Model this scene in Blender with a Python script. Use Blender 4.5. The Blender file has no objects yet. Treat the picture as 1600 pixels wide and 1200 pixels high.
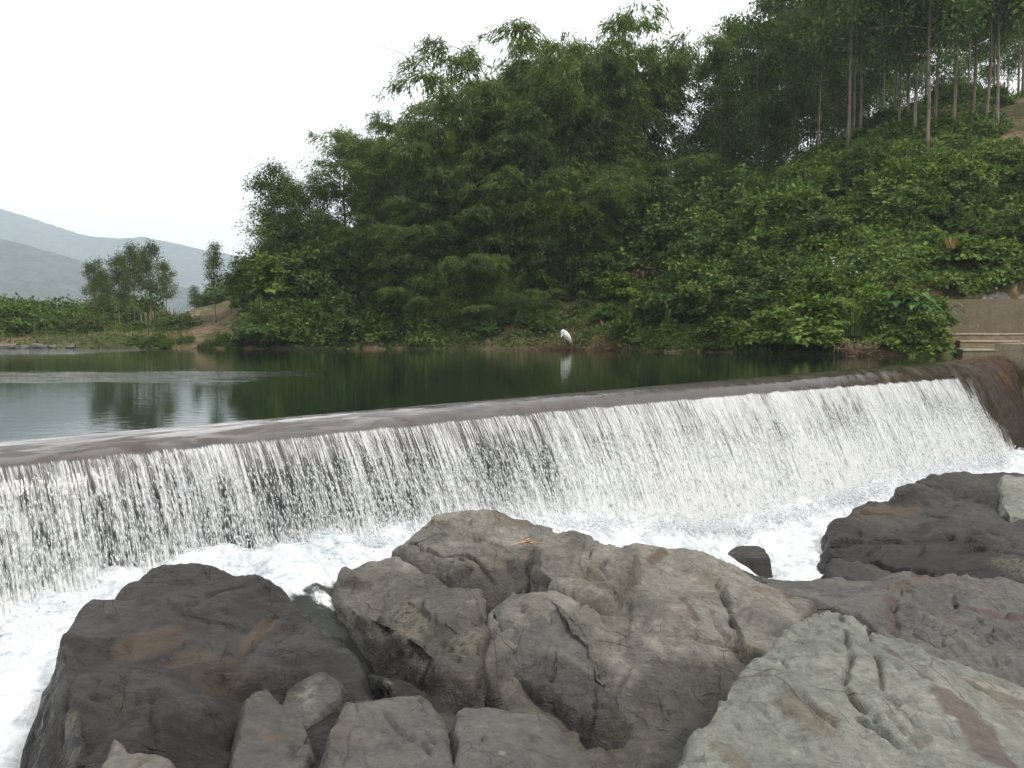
import bpy, math, random
import numpy as np
from mathutils import Vector, Matrix

# ------------------------------------------------------------------ camera, sky, sun, exposure
scene = bpy.context.scene
COL = scene.collection
CAM_H = 0.85            # eye above the pond surface (z = 0)
F_PX = 1250.0           # focal length in pixels of a 1600 px wide picture
PITCH = math.atan((600 - 518) / F_PX)
cam_data = bpy.data.cameras.new("camera")
cam = bpy.data.objects.new("camera", cam_data)
COL.objects.link(cam)
cam.location = (0, 0, CAM_H)
cam.rotation_euler = (math.pi / 2 - PITCH, 0, 0)
cam_data.sensor_width = 36.0
cam_data.lens = 36.0 * F_PX / 1600.0
cam_data.clip_start = 0.05
cam_data.clip_end = 6000
scene.camera = cam

SUN_EL, SUN_AZ = math.radians(52), math.radians(118)     # azimuth clockwise from +Y (north)
world = bpy.data.worlds.new("World")
scene.world = world
world.use_nodes = True
wn, wl = world.node_tree.nodes, world.node_tree.links
wn.clear()
wo = wn.new("ShaderNodeOutputWorld")
wb = wn.new("ShaderNodeBackground")
sky = wn.new("ShaderNodeTexSky")
sky.sky_type = 'NISHITA'
sky.sun_disc = False
sky.sun_elevation = SUN_EL
sky.sun_rotation = SUN_AZ
sky.air_density = 1.5
sky.dust_density = 5.0
wmix = wn.new("ShaderNodeMix"); wmix.data_type = 'RGBA'
wmix.inputs[0].default_value = 0.86                       # cloud cover: an even white overcast
wmix.inputs[7].default_value = (12.9, 12.8, 12.6, 1)
wl.new(sky.outputs[0], wmix.inputs[6])
wl.new(wmix.outputs[2], wb.inputs[0])
wb.inputs[1].default_value = 0.1
wl.new(wb.outputs[0], wo.inputs[0])

sun_data = bpy.data.lights.new("sun", 'SUN')
sun_data.energy = 2.1
sun_data.angle = math.radians(10)
sun_data.color = (1.0, 0.95, 0.87)
sun = bpy.data.objects.new("sun", sun_data)
COL.objects.link(sun)
sd = Vector((math.sin(SUN_AZ) * math.cos(SUN_EL), math.cos(SUN_AZ) * math.cos(SUN_EL), math.sin(SUN_EL)))
sun.rotation_euler = sd.to_track_quat('Z', 'Y').to_euler()
sun.location = (30, -20, 40)

scene.view_settings.view_transform = 'Standard'
scene.view_settings.look = 'None'
scene.view_settings.gamma = 1
scene.view_settings.exposure = 0.42
scene.render.engine = 'CYCLES'
cy = scene.cycles
cy.max_bounces = 10
cy.diffuse_bounces = 2
cy.glossy_bounces = 4
cy.transmission_bounces = 4
cy.transparent_max_bounces = 16
cy.volume_bounces = 2
cy.use_denoising = True
cy.caustics_reflective = False
cy.caustics_refractive = False

# ------------------------------------------------------------------ helpers
rng = np.random.default_rng(7)
random.seed(7)
CA, SA = math.cos(PITCH), math.sin(PITCH)

def ray(px, py):
    a, b = (px - 800) / F_PX, (600 - py) / F_PX
    return np.array([a, CA + b * SA, -SA + b * CA])

def W(px, py, d):
    """world point on the sight line of a pixel at depth d"""
    return np.array([0, 0, CAM_H]) + d * ray(px, py)

def Wz(px, py, z):
    r = ray(px, py)
    return np.array([0, 0, CAM_H]) + (z - CAM_H) / r[2] * r

GRAD = np.random.default_rng(11).normal(size=(4096, 3))
GRAD /= np.linalg.norm(GRAD, axis=1)[:, None]
JIT = np.random.default_rng(12).random((4096, 3))

def _hash(i, j, k):
    return ((i * 73856093) ^ (j * 19349663) ^ (k * 83492791)) & 4095

def pnoise(p):
    p = np.asarray(p, float)
    i = np.floor(p).astype(np.int64)
    f = p - i
    w = f * f * f * (f * (f * 6 - 15) + 10)
    out = np.zeros(len(p))
    for dx in (0, 1):
        for dy in (0, 1):
            for dz in (0, 1):
                g = GRAD[_hash(i[:, 0] + dx, i[:, 1] + dy, i[:, 2] + dz)]
                d = (g * (f - np.array([dx, dy, dz]))).sum(1)
                ww = (w[:, 0] if dx else 1 - w[:, 0]) * (w[:, 1] if dy else 1 - w[:, 1]) * (w[:, 2] if dz else 1 - w[:, 2])
                out += ww * d
    return out * 1.5

def fbm(p, octv=4, gain=0.5, lac=2.03):
    out, a, q = 0, 1.0, np.asarray(p, float)
    for _ in range(octv):
        out = out + a * pnoise(q)
        q = q * lac + 17.3
        a *= gain
    return out

def voronoi(p):
    """F1, F2, vector to the nearest feature, id of it"""
    p = np.asarray(p, float)
    i = np.floor(p).astype(np.int64)
    f1 = np.full(len(p), 9.0); f2 = np.full(len(p), 9.0)
    vec = np.zeros((len(p), 3)); idn = np.zeros(len(p), np.int64)
    for dx in (-1, 0, 1):
        for dy in (-1, 0, 1):
            for dz in (-1, 0, 1):
                c = i + np.array([dx, dy, dz])
                h = _hash(c[:, 0], c[:, 1], c[:, 2])
                v = c + JIT[h] - p
                d = np.sqrt((v * v).sum(1))
                near = d < f1
                f2 = np.where(near, f1, np.minimum(f2, d))
                f1 = np.where(near, d, f1)
                vec = np.where(near[:, None], v, vec)
                idn = np.where(near, h, idn)
    return f1, f2, vec, idn

def smooth(a, b, x):
    t = np.clip((np.asarray(x, float) - a) / (b - a), 0, 1)
    return t * t * (3 - 2 * t)

def make_mesh(name, verts, faces, smooth_shade=True, attrs=None, uv=None):
    """faces: (N,3) or (N,4) integer array"""
    verts = np.ascontiguousarray(verts, np.float32); faces = np.ascontiguousarray(faces, np.int32)
    me = bpy.data.meshes.new(name)
    n, k = faces.shape
    me.vertices.add(len(verts)); me.vertices.foreach_set("co", verts.ravel())
    me.loops.add(n * k); me.loops.foreach_set("vertex_index", faces.ravel())
    me.polygons.add(n)
    me.polygons.foreach_set("loop_start", np.arange(0, n * k, k, dtype=np.int32))
    me.polygons.foreach_set("use_smooth", np.full(n, smooth_shade))
    if uv is not None:
        l = me.uv_layers.new(name="UVMap")
        l.data.foreach_set("uv", np.ascontiguousarray(uv[faces.ravel()], np.float32).ravel())
    for an, arr in (attrs or {}).items():
        arr = np.asarray(arr, np.float32)
        if arr.ndim == 1:
            a = me.attributes.new(an, 'FLOAT', 'POINT'); a.data.foreach_set("value", arr)
        else:
            a = me.attributes.new(an, 'FLOAT_COLOR', 'POINT'); a.data.foreach_set("color", arr.ravel())
    me.update(calc_edges=True)
    return me

def link(name, me, mat=None, parent=None, loc=None):
    if mat is not None and not me.materials:
        me.materials.append(mat)
    o = bpy.data.objects.new(name, me)
    COL.objects.link(o)
    if parent is not None: o.parent = parent
    if loc is not None: o.location = loc
    return o

def tag(o, label=None, cat=None, group=None, kind=None):
    if label: o["label"] = label
    if cat: o["category"] = cat
    if group: o["group"] = group
    if kind: o["kind"] = kind
    return o

def empty(name, loc=(0, 0, 0), rz=0, scale=1.0):
    o = bpy.data.objects.new(name, None)
    COL.objects.link(o)
    o.location = loc; o.rotation_euler = (0, 0, rz); o.scale = (scale,) * 3 if np.isscalar(scale) else scale
    o.empty_display_size = 0.2
    return o

def copy_tree(o, parent=None):
    c = o.copy(); COL.objects.link(c)
    if parent is not None: c.parent = parent
    for ch in list(o.children): copy_tree(ch, c)
    return c

def merge(parts):
    """list of (verts, faces) -> one"""
    vs, fs, n = [], [], 0
    for v, f in parts:
        vs.append(v); fs.append(np.asarray(f) + n); n += len(v)
    return np.concatenate(vs), np.concatenate(fs)

def tube(path, radii, sides=7):
    """quads along a polyline"""
    path = np.asarray(path, float); m = len(path)
    radii = np.broadcast_to(np.asarray(radii, float), (m,))
    t = np.gradient(path, axis=0); t /= np.linalg.norm(t, axis=1)[:, None] + 1e-9
    ref = np.array([0.31, 0.95, 0.02]) if abs(t[0][2]) > 0.6 else np.array([0.02, 0.05, 1.0])
    a = np.cross(t, ref); a /= np.linalg.norm(a, axis=1)[:, None] + 1e-9
    b = np.cross(t, a)
    th = np.linspace(0, 2 * np.pi, sides, endpoint=False)
    v = path[:, None] + radii[:, None, None] * (a[:, None] * np.cos(th)[None, :, None] + b[:, None] * np.sin(th)[None, :, None])
    i = np.arange(m - 1)[:, None] * sides; j = np.arange(sides)[None]; j2 = (j + 1) % sides
    f = np.stack([i + j, i + j2, i + sides + j2, i + sides + j], -1).reshape(-1, 4)
    v = v.reshape(-1, 3)
    k = len(v)
    v = np.concatenate([v, path[:1], path[-1:]])
    jj = np.arange(sides); jn = (jj + 1) % sides
    cap0 = np.stack([np.full(sides, k), jn, jj, np.full(sides, k)], 1)
    e = (m - 1) * sides
    cap1 = np.stack([np.full(sides, k + 1), e + jj, e + jn, np.full(sides, k + 1)], 1)
    return v, f, np.concatenate([cap0[:, :3], cap1[:, :3]])

def tubes_mesh(name, items, sides=7):
    """items: list of (path, radii); one mesh of open-capped tubes (ends close to a point)"""
    parts = []
    for path, radii in items:
        path = np.asarray(path, float)
        radii = np.array(np.broadcast_to(radii, (len(path),)), float)
        path = np.concatenate([path[:1], path, path[-1:]]); radii = np.concatenate([[1e-4], radii, [1e-4]])
        path[0] -= 1e-3 * (path[2] - path[1]); path[-1] += 1e-3 * (path[-2] - path[-3])
        v, f, _ = tube(path, radii, sides)
        parts.append((v[:-2], f))
    v, f = merge(parts)
    return make_mesh(name, v, f)

def grid_faces(nr, nc, keep=None):
    i = np.arange(nr - 1)[:, None] * nc; j = np.arange(nc - 1)[None]
    f = np.stack([i + j, i + j + 1, i + nc + j + 1, i + nc + j], -1).reshape(-1, 4)
    if keep is not None: f = f[keep.ravel()]
    return f

def compact(v, f, *arrs):
    used = np.unique(f); mp = np.full(len(v), -1); mp[used] = np.arange(len(used))
    return (v[used], mp[f]) + tuple(a[used] for a in arrs)

# ------------------------------------------------------------------ node helpers
def new_mat(name):
    m = bpy.data.materials.new(name); m.use_nodes = True
    nt = m.node_tree; nt.nodes.clear()
    return m, nt

class N:
    """tiny node builder"""
    def __init__(s, nt): s.nt = nt
    def __call__(s, typ, ins=None, **props):
        n = s.nt.nodes.new(typ)
        for k, v in props.items(): setattr(n, k, v)
        for k, v in (ins or {}).items():
            sock = n.inputs[k]
            if isinstance(v, bpy.types.NodeSocket): s.nt.links.new(v, sock)
            else: sock.default_value = v
        return n
    def math(s, op, a, b=0.0, clamp=False):
        return s('ShaderNodeMath', {0: a, 1: b}, operation=op, use_clamp=clamp).outputs[0]
    def mix(s, fac, a, b, blend='MIX'):
        return s('ShaderNodeMix', {0: fac, 6: a, 7: b}, data_type='RGBA', blend_type=blend).outputs[2]
    def noise(s, vec, scale, detail=4, rough=0.55, dist=0.0):
        return s('ShaderNodeTexNoise', {'Vector': vec, 'Scale': scale, 'Detail': detail, 'Roughness': rough, 'Distortion': dist}).outputs[0]
    def mapping(s, vec, scale=(1, 1, 1), rot=(0, 0, 0), loc=(0, 0, 0)):
        return s('ShaderNodeMapping', {0: vec, 1: loc, 2: rot, 3: scale}).outputs[0]
    def ramp(s, fac, stops, interp='LINEAR'):
        n = s('ShaderNodeValToRGB', {0: fac}); cr = n.color_ramp; cr.interpolation = interp
        while len(cr.elements) < len(stops): cr.elements.new(0.5)
        for e, (p, c) in zip(cr.elements, stops):
            e.position = p; e.color = c if len(c) == 4 else (*c, 1)
        return n.outputs[0]
    def remap(s, v, a, b, c=0.0, d=1.0):
        return s('ShaderNodeMapRange', {0: v, 1: a, 2: b, 3: c, 4: d}, interpolation_type='SMOOTHSTEP').outputs[0]
    def attr(s, name):
        return s('ShaderNodeAttribute', attribute_name=name)
    def geo(s): return s('ShaderNodeNewGeometry')
    def obj(s): return s('ShaderNodeTexCoord').outputs['Object']
    def bump(s, h, strength, dist, normal=None):
        ins = {'Height': h, 'Strength': strength, 'Distance': dist}
        if normal is not None: ins['Normal'] = normal
        return s('ShaderNodeBump', ins).outputs[0]
    def out(s, surf): s('ShaderNodeOutputMaterial', {0: surf})

def c4(r, g, b): return (r, g, b, 1)

def leaf_material(name, dark, mid, light, dry=None, trans=0.3, patch=0.35):
    m, nt = new_mat(name); n = N(nt)
    g = n.geo()
    rnd = g.outputs['Random Per Island']
    stops = [(0.0, dark), (0.45, mid), (0.92, light)]
    if dry: stops += [(0.975, light), (0.985, dry)]
    col = n.ramp(rnd, stops)
    big = n.noise(g.outputs['Position'], patch, 3)
    col = n.mix(n.remap(big, 0.35, 0.65), col, n.mix(1.0, col, c4(1.35, 1.28, 0.9), 'MULTIPLY'))
    p = n('ShaderNodeBsdfPrincipled', {'Base Color': col, 'Roughness': 0.6, 'Specular IOR Level': 0.15})
    t = n('ShaderNodeBsdfTranslucent', {0: n.mix(1.0, col, c4(1.1, 1.25, 0.6), 'MULTIPLY')})
    mx = n('ShaderNodeMixShader', {0: trans, 1: p.outputs[0], 2: t.outputs[0]})
    n.out(mx.outputs[0])
    return m

def plain_material(name, a, b, scale=4.0, rough=0.8, bump=0.3, bdist=0.02, stretch=(1, 1, 1)):
    m, nt = new_mat(name); n = N(nt)
    v = n.mapping(n.obj(), stretch)
    t = n.noise(v, scale, 6, 0.6)
    col = n.mix(n.remap(t, 0.35, 0.65), c4(*a), c4(*b))
    p = n('ShaderNodeBsdfPrincipled', {'Base Color': col, 'Roughness': rough, 'Specular IOR Level': 0.3,
                                       'Normal': n.bump(t, bump, bdist)})
    n.out(p.outputs[0])
    return m

def project(p):
    q = p - np.array([0, 0, CAM_H])
    dep = q[:, 1] * CA - q[:, 2] * SA
    up = q[:, 1] * SA + q[:, 2] * CA
    return 800 + F_PX * q[:, 0] / dep, 600 - F_PX * up / dep, dep

class RBF:
    """multiquadric surface through scattered points"""
    def __init__(s, xy, z, c=0.1, lam=1e-4):
        xy = np.asarray(xy, float); z = np.asarray(z, float)
        s.xy, s.c = xy, c
        n = len(xy)
        A = np.zeros((n + 3, n + 3))
        A[:n, :n] = -np.sqrt(((xy[:, None] - xy[None]) ** 2).sum(-1) + c * c) + lam * np.eye(n)
        A[:n, n] = 1; A[:n, n + 1:] = xy; A[n, :n] = 1; A[n + 1:, :n] = xy.T
        s.w = np.linalg.solve(A, np.concatenate([z, np.zeros(3)]))
    def __call__(s, p):
        p = np.asarray(p, float); out = np.zeros(len(p)); n = len(s.xy)
        for a in range(0, len(p), 40000):
            q = p[a:a + 40000]
            K = -np.sqrt(((q[:, None] - s.xy[None]) ** 2).sum(-1) + s.c ** 2)
            out[a:a + 40000] = K @ s.w[:n] + s.w[n] + q @ s.w[n + 1:]
        return out

def hull2d(p):
    p = sorted(map(tuple, p))
    def half(pts):
        h = []
        for q in pts:
            while len(h) >= 2 and (h[-1][0] - h[-2][0]) * (q[1] - h[-2][1]) - (h[-1][1] - h[-2][1]) * (q[0] - h[-2][0]) <= 0: h.pop()
            h.append(q)
        return h
    a, b = half(p), half(p[::-1])
    return np.array(a[:-1] + b[:-1])

def seg_dist(p, a, b):
    ab = b - a; t = np.clip(((p - a) @ ab) / (ab @ ab + 1e-12), 0, 1)
    return np.linalg.norm(p - (a + t[:, None] * ab), axis=1)

# ------------------------------------------------------------------ the weir: frame of reference
WA = np.array([-3.95, 6.18]); WE = np.array([0.697, 0.717]); WE /= np.linalg.norm(WE)
WD = np.array([WE[1], -WE[0]])                       # downstream

def uz(u, s, z):
    u, s, z = np.broadcast_arrays(np.asarray(u, float), np.asarray(s, float), np.asarray(z, float))
    return np.stack([WA[0] + u * WE[0] + s * WD[0], WA[1] + u * WE[1] + s * WD[1], z], -1)

U_K = [-6, 0, 3, 6, 9, 13, 18, 22, 25.5, 29.6]
S_LIP = [0.42, 0.42, 0.42, 0.44, 0.47, 0.56, 0.74, 0.88, 0.90, 0.60]
Z_LIP = [-.165, -.175, -.19, -.205, -.245, -.31, -.40, -.48, -.52, -.55]
S_BASE = [0.85, 0.88, 0.95, 1.05, 1.25, 1.35, 1.55, 1.85, 1.9, 1.3]
Z_BASE = [-1.28, -1.14, -1.14, -1.5, -2.1, -2.25, -2.45, -2.6, -2.65, -2.7]

def weir_profile(u, t):
    """point on the water's path: t 0..1 over the crest to the lip, 1..2 down to the foot"""
    sl, zl = np.interp(u, U_K, S_LIP), np.interp(u, U_K, Z_LIP)
    sb, zb = np.interp(u, U_K, S_BASE), np.interp(u, U_K, Z_BASE) - 0.12
    k = sb - sl; m = 3.2 * zl / sl
    c = np.maximum((zl + m * k - zb) / (k * k), 0.0)
    tf = np.clip(t - 1, 0, None)
    # parameter so that steps are even along the fall
    q = np.where(c > 1e-3, tf ** 0.62, tf)
    s1 = sl * np.minimum(t, 1); z1 = zl * np.minimum(t, 1) ** 3.2
    s2 = sl + k * q
    z2 = np.maximum(zl + m * k * q - c * (k * q) ** 2, zb)
    return np.where(t <= 1, s1, s2), np.where(t <= 1, z1, z2)

# ------------------------------------------------------------------ ground (one sheet) and water
SHORE = np.array([(-400, 60), (-90, 37), (-40, 40.5), (-26, 41.5), (-12.6, 39.3), (-5, 39), (2.4, 38), (8, 33), (12, 28.9), (14.3, 27.2),
                  (17.3, 27.6), (18.6, 26.4), (19.5, 24), (18.5, 18), (15.5, 10), (12, 2), (12, -20), (30, -400)], float)

def shore_dist(x, y):
    p = np.stack([x, y], -1)
    best = np.full(len(p), 1e9); sg = np.ones(len(p))
    for a, b in zip(SHORE[:-1], SHORE[1:]):
        ab = b - a; t = np.clip(((p - a) @ ab) / (ab @ ab), 0, 1)
        v = p - (a + t[:, None] * ab); d = np.hypot(v[:, 0], v[:, 1])
        cr = ab[0] * v[:, 1] - ab[1] * v[:, 0]
        near = d < best - 1e-9
        best = np.where(near, d, best); sg = np.where(near, np.where(cr >= 0, 1, -1), sg)
    return best * sg

def ground_z(x, y, detail=True):
    x = np.asarray(x, float); y = np.asarray(y, float)
    D = shore_dist(x, y)
    q = x / np.maximum(y, 5)
    D0 = D
    D = D * np.where(D > 0, np.interp(q, [-.45, -.36, -.29], [.30, .40, 1.0]), 1)
    slope = np.interp(D, [0, .4, 2, 6, 12, 18, 26, 40, 80, 200], [0, .35, 1.5, 4.6, 9.2, 12.8, 15.2, 18, 20, 19])
    cap = np.interp(q, [-2, -.6, -.47, -.42, -.37, -.325, -.24, -.12, 0, .12, .24, .4, .56, .7], [.7, .8, 1.2, 1.9, 2.7, 3.7, 6.3, 7.2, 7.0, 8.0, 10.5, 14.0, 18.5, 19.5])
    far = smooth(120, 400, np.hypot(x, y))
    cap = cap * (1 - far) + 2.0 * far
    up = cap * (1 - np.exp(-slope / cap * 1.25)) / (1 - np.exp(-1.25 * np.maximum(20 / cap, 1)))
    up = np.minimum(up, slope)
    s = (x - WA[0]) * WD[0] + (y - WA[1]) * WD[1]
    bed = np.where(s > -1.2, -3.6, -1.6)
    down = np.maximum(bed, D * 1.2) 
    z = np.where(D > 0, up, down)
    # gorge side below the weir: rock bank falls to the river bed
    g = (s > 0.2) & (D > 0)
    z = np.where(g, np.minimum(z, -3.4 + D * 2.2 + np.clip(-y + 14, 0, 20)), z)
    z = np.where((x > 15.2) & (x < 23) & (y > 24) & (y < 30.35) & (D > -1), np.minimum(z, -0.7), z)
    if detail:
        p = np.stack([x, y, np.zeros_like(x)], -1)
        z = z + np.where((D > 0.3) & ~((x > 14.6) & (x < 23) & (y < 31)), smooth(0.3, 5, D) * (0.55 * pnoise(p * 0.23) + 0.18 * pnoise(p * 0.9)), 0)
    return z

def gz(x, y): return float(ground_z(np.array([x]), np.array([y]))[0])

def ground_hit(px, py, d0=20.0, d1=140.0):
    d = np.linspace(d0, d1, 1600)
    p = np.array([0, 0, CAM_H]) + d[:, None] * ray(px, py)
    h = ground_z(p[:, 0], p[:, 1])
    k = np.argmax(p[:, 2] < h)
    return p[k] if p[k, 2] < h[k] else p[-1]

# ground: polar sheet round the viewpoint, fine where the bank is
rr = np.concatenate([np.linspace(0.3, 20, 24), np.linspace(20.8, 80, 75), 80 * (2700 / 80) ** np.linspace(0.02, 1, 46)])
th = np.concatenate([np.linspace(-0.72, 0.72, 181), np.linspace(0.76, 2 * math.pi - 0.76, 60), [2 * math.pi - 0.72]])
R_, T_ = np.meshgrid(rr, th, indexing='ij')
gx, gy = (R_ * np.sin(T_)).ravel(), (R_ * np.cos(T_)).ravel()
gv = np.stack([gx, gy, ground_z(gx, gy)], -1)

m, nt = new_mat("earth"); n = N(nt)
pos = n.geo().outputs['Position']
a = n.noise(pos, 0.35, 5); b = n.noise(pos, 3.0, 6, 0.65)
bare = n.remap(n.noise(pos, 0.12, 3), 0.42, 0.55)
earth = n.ramp(b, [(0.3, (.10, .066, .040)), (0.55, (.19, .130, .080)), (0.75, (.29, .21, .135))])
green = n.ramp(b, [(0.3, (.018, .03, .008)), (0.7, (.05, .07, .02))])
sep = n('ShaderNodeSeparateXYZ', {0: pos})
col = n.mix(n.math('MULTIPLY', n.remap(a, 0.4, 0.56), 0.75), earth, green)
p = n('ShaderNodeBsdfPrincipled', {'Base Color': col, 'Roughness': 0.95, 'Specular IOR Level': 0.1, 'Normal': n.bump(b, 0.8, 0.15)})
n.out(p.outputs[0]); M_EARTH = m
tag(link("ground", make_mesh("ground", gv, grid_faces(len(rr), len(th))), M_EARTH), kind="structure")

# pond: flat sheet upstream of the crest
m, nt = new_mat("pond_water"); n = N(nt)
pos = n.geo().outputs['Position']
sep = n('ShaderNodeSeparateXYZ', {0: pos})
warp = n.noise(n.mapping(pos, (0.10, 0.35, 1)), 1.0, 3)
yy = n.math('ADD', sep.outputs[1], n.math('MULTIPLY', n.math('SUBTRACT', warp, 0.5), 5.0))
leftw = n.remap(n.math('ADD', sep.outputs[0], n.math('MULTIPLY', n.math('SUBTRACT', warp, .5), 6.0)), -6.5, -3.6, 1, 0)
band1 = n.math('MULTIPLY', n.remap(yy, 12.3, 13.4), n.remap(yy, 15.2, 17.5, 1, 0))
band1 = n.math('MULTIPLY', band1, leftw)
left2 = n.remap(sep.outputs[0], -19.5, -15.5, 1, 0)
band2 = n.math('MULTIPLY', n.math('MULTIPLY', n.remap(yy, 29, 31), n.remap(yy, 38, 41, 1, 0)), left2)
patch = n.remap(n.noise(n.mapping(pos, (.9, 3.2, 1)), 1.2, 4, .6, .5), .40, .60)
band = n.math('MAXIMUM', n.math('MULTIPLY', band1, n.math('ADD', .25, n.math('MULTIPLY', patch, .75))), band2)
w1 = n.noise(n.mapping(pos, (2.0, 4.0, 1)), 2.6, 3, 0.55, 0.6)
calm = n.noise(n.mapping(pos, (0.7, 2.2, 1)), 1.0, 3)
band = n.math('MULTIPLY', band, n.remap(n.noise(n.mapping(pos, (.35, 2.4, 1)), 1.0, 4, .6, .8), .36, .60))
nb = n.bump(w1, n.math('ADD', 0.015, n.math('MULTIPLY', band, 1.0)), 0.12)
nb = n.bump(calm, 0.014, 0.10, nb)
col = n.mix(n.noise(pos, 0.3, 2), c4(.006, .013, .008), c4(.014, .022, .014))
p = n('ShaderNodeBsdfPrincipled', {'Base Color': col, 'Roughness': 0.015, 'IOR': 1.333, 'Specular IOR Level': 0.5, 'Normal': nb})
n.out(p.outputs[0]); M_POND = m
pv = np.array([uz(-60, 0, 0), uz(29.6, 0, 0), uz(29.6, -4, 0), [26, 60, 0], [-30, 75, 0], [-200, 75, 0], [-200, -60, 0]])
pf = [(0, 1, 2, 3), (0, 3, 4, 5), (0, 5, 6, 6)]
me = bpy.data.meshes.new("pond")
me.from_pydata([tuple(v) for v in pv], [], [(0, 1, 2, 3, 4, 5, 6)])
tag(link("pond_water", me, M_POND), kind="structure")

# ------------------------------------------------------------------ the weir (concrete body under the water)
m, nt = new_mat("wet_weir_concrete"); n = N(nt)
pos = n.geo().outputs['Position']
a = n.noise(pos, 1.2, 5, 0.6); b = n.noise(pos, 9.0, 5, 0.65)
col = n.ramp(b, [(0.3, (.012, .009, .007)), (0.55, (.03, .02, .014)), (0.8, (.075, .045, .026))])
col = n.mix(n.remap(a, 0.5, 0.7), col, c4(.03, .034, .018))
col = n.mix(n.attr('dry').outputs['Fac'], n.ramp(b, [(.3, (.05, .05, .052)), (.55, (.085, .084, .085)), (.8, (.13, .128, .128))]), col)
p = n('ShaderNodeBsdfPrincipled', {'Base Color': col, 'Roughness': n.remap(b, .3, .7, .3, .75), 'Normal': n.bump(n.math('ADD', a, b), 0.7, 0.05)})
n.out(p.outputs[0]); M_WEIR = m
us = np.linspace(-8, 29.6, 190); ts = np.concatenate([np.linspace(0, 1, 12), np.linspace(1.05, 2, 24)])
UU, TT = np.meshgrid(us, ts, indexing='ij')
ss, zz = weir_profile(UU, TT)
pts = uz(UU, ss, zz)
nrm = np.zeros_like(pts)
dt = np.gradient(pts, axis=1)
nrm = np.cross(np.broadcast_to(np.array([WE[0], WE[1], 0]), pts.shape), dt)
nrm /= np.linalg.norm(nrm, axis=2)[..., None] + 1e-9
if nrm[:, 0, 2].mean() < 0: nrm = -nrm
WEIR_N = nrm
inset = np.where(UU > 24.5, 0.03, 0.06)
wob = 0.02 * fbm(pts.reshape(-1, 3) * 1.3, 3).reshape(UU.shape)
body = pts - nrm * inset[..., None] + nrm * (wob * smooth(1.0, 1.4, TT))[..., None]
up0 = uz(UU[:, :1], -0.35 + 0 * ss[:, :1], -0.10 + 0 * zz[:, :1]); up1 = uz(UU[:, :1], -1.1 + 0 * ss[:, :1], -1.7 + 0 * zz[:, :1])
lowz = uz(UU[:, -1:], ss[:, -1:], -3.9 + 0 * zz[:, -1:]); low1 = uz(UU[:, :1], -1.1 + 0 * ss[:, :1], -3.9 + 0 * zz[:, :1])
ring = np.concatenate([low1, up1, up0, body, lowz], 1)
v = ring.reshape(-1, 3); f = grid_faces(ring.shape[0], ring.shape[1])
weir = link("weir", make_mesh("weir", v, f, attrs={"dry": np.repeat(smooth(21.5, 23.2, us), ring.shape[1])}), M_WEIR)
tag(weir, "long straight concrete weir with a rounded crest holding back the pond", "weir")

# ---- water running over it: the smooth crest film, then the broken curtain
U_END = 22.4
m, nt = new_mat("crest_water"); n = N(nt)
pos = n.geo().outputs['Position']
uvn = n('ShaderNodeUVMap').outputs[0]
rip = n.noise(n.mapping(uvn, (2.2, 1.1, 1), (0, 0, 0.5)), 2.0, 4, 0.55, 0.7)
fine = n.noise(n.mapping(uvn, (9.0, 2.0, 1)), 3.0, 3, 0.6)
sep = n('ShaderNodeSeparateXYZ', {0: uvn})
far = n.remap(sep.outputs[0], 4.0, 16.0)
col = n.mix(far, c4(.095, .090, .090), c4(.030, .023, .018))
col = n.mix(n.remap(n.noise(pos, 2.5, 5), .4, .7), col, c4(.075, .062, .055))
col = n.mix(n.math('MULTIPLY', n.remap(sep.outputs[1], 1.0, 1.12), n.remap(sep.outputs[0], 23.0, 21.5)), col, n.mix(n.remap(n.noise(pos, 6.0, 5), .4, .65), c4(.035, .036, .038), c4(.085, .086, .088)))
nb = n.bump(rip, 0.25, 0.04); nb = n.bump(fine, n.remap(sep.outputs[1], 0.2, 0.9, 0.03, 0.14), 0.02, nb)
stk = n.noise(n.mapping(uvn, (1.3, 5.0, 1), (0, 0, .12)), 1.0, 5, .6, .8)
pale = n.math('MULTIPLY', n.math('MULTIPLY', n.remap(stk, .42, .62), n.remap(sep.outputs[1], 1.05, .45)), n.remap(sep.outputs[0], 7.5, 1.0))
col = n.mix(n.math('MULTIPLY', pale, .6), col, c4(.50, .50, .51))  # pale foam streaks, also painting in the bright sky reflection on the upper left
p = n('ShaderNodeBsdfPrincipled', {'Base Color': col, 'Roughness': 0.06, 'IOR': 1.333, 'Normal': nb})
n.out(p.outputs[0]); M_CREST = m

m, nt = new_mat("falling_water"); n = N(nt)
uvn = n('ShaderNodeUVMap').outputs[0]
cov = n.attr("cover").outputs['Fac']
sep = n('ShaderNodeSeparateXYZ', {0: uvn})
drop = sep.outputs[1]
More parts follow.
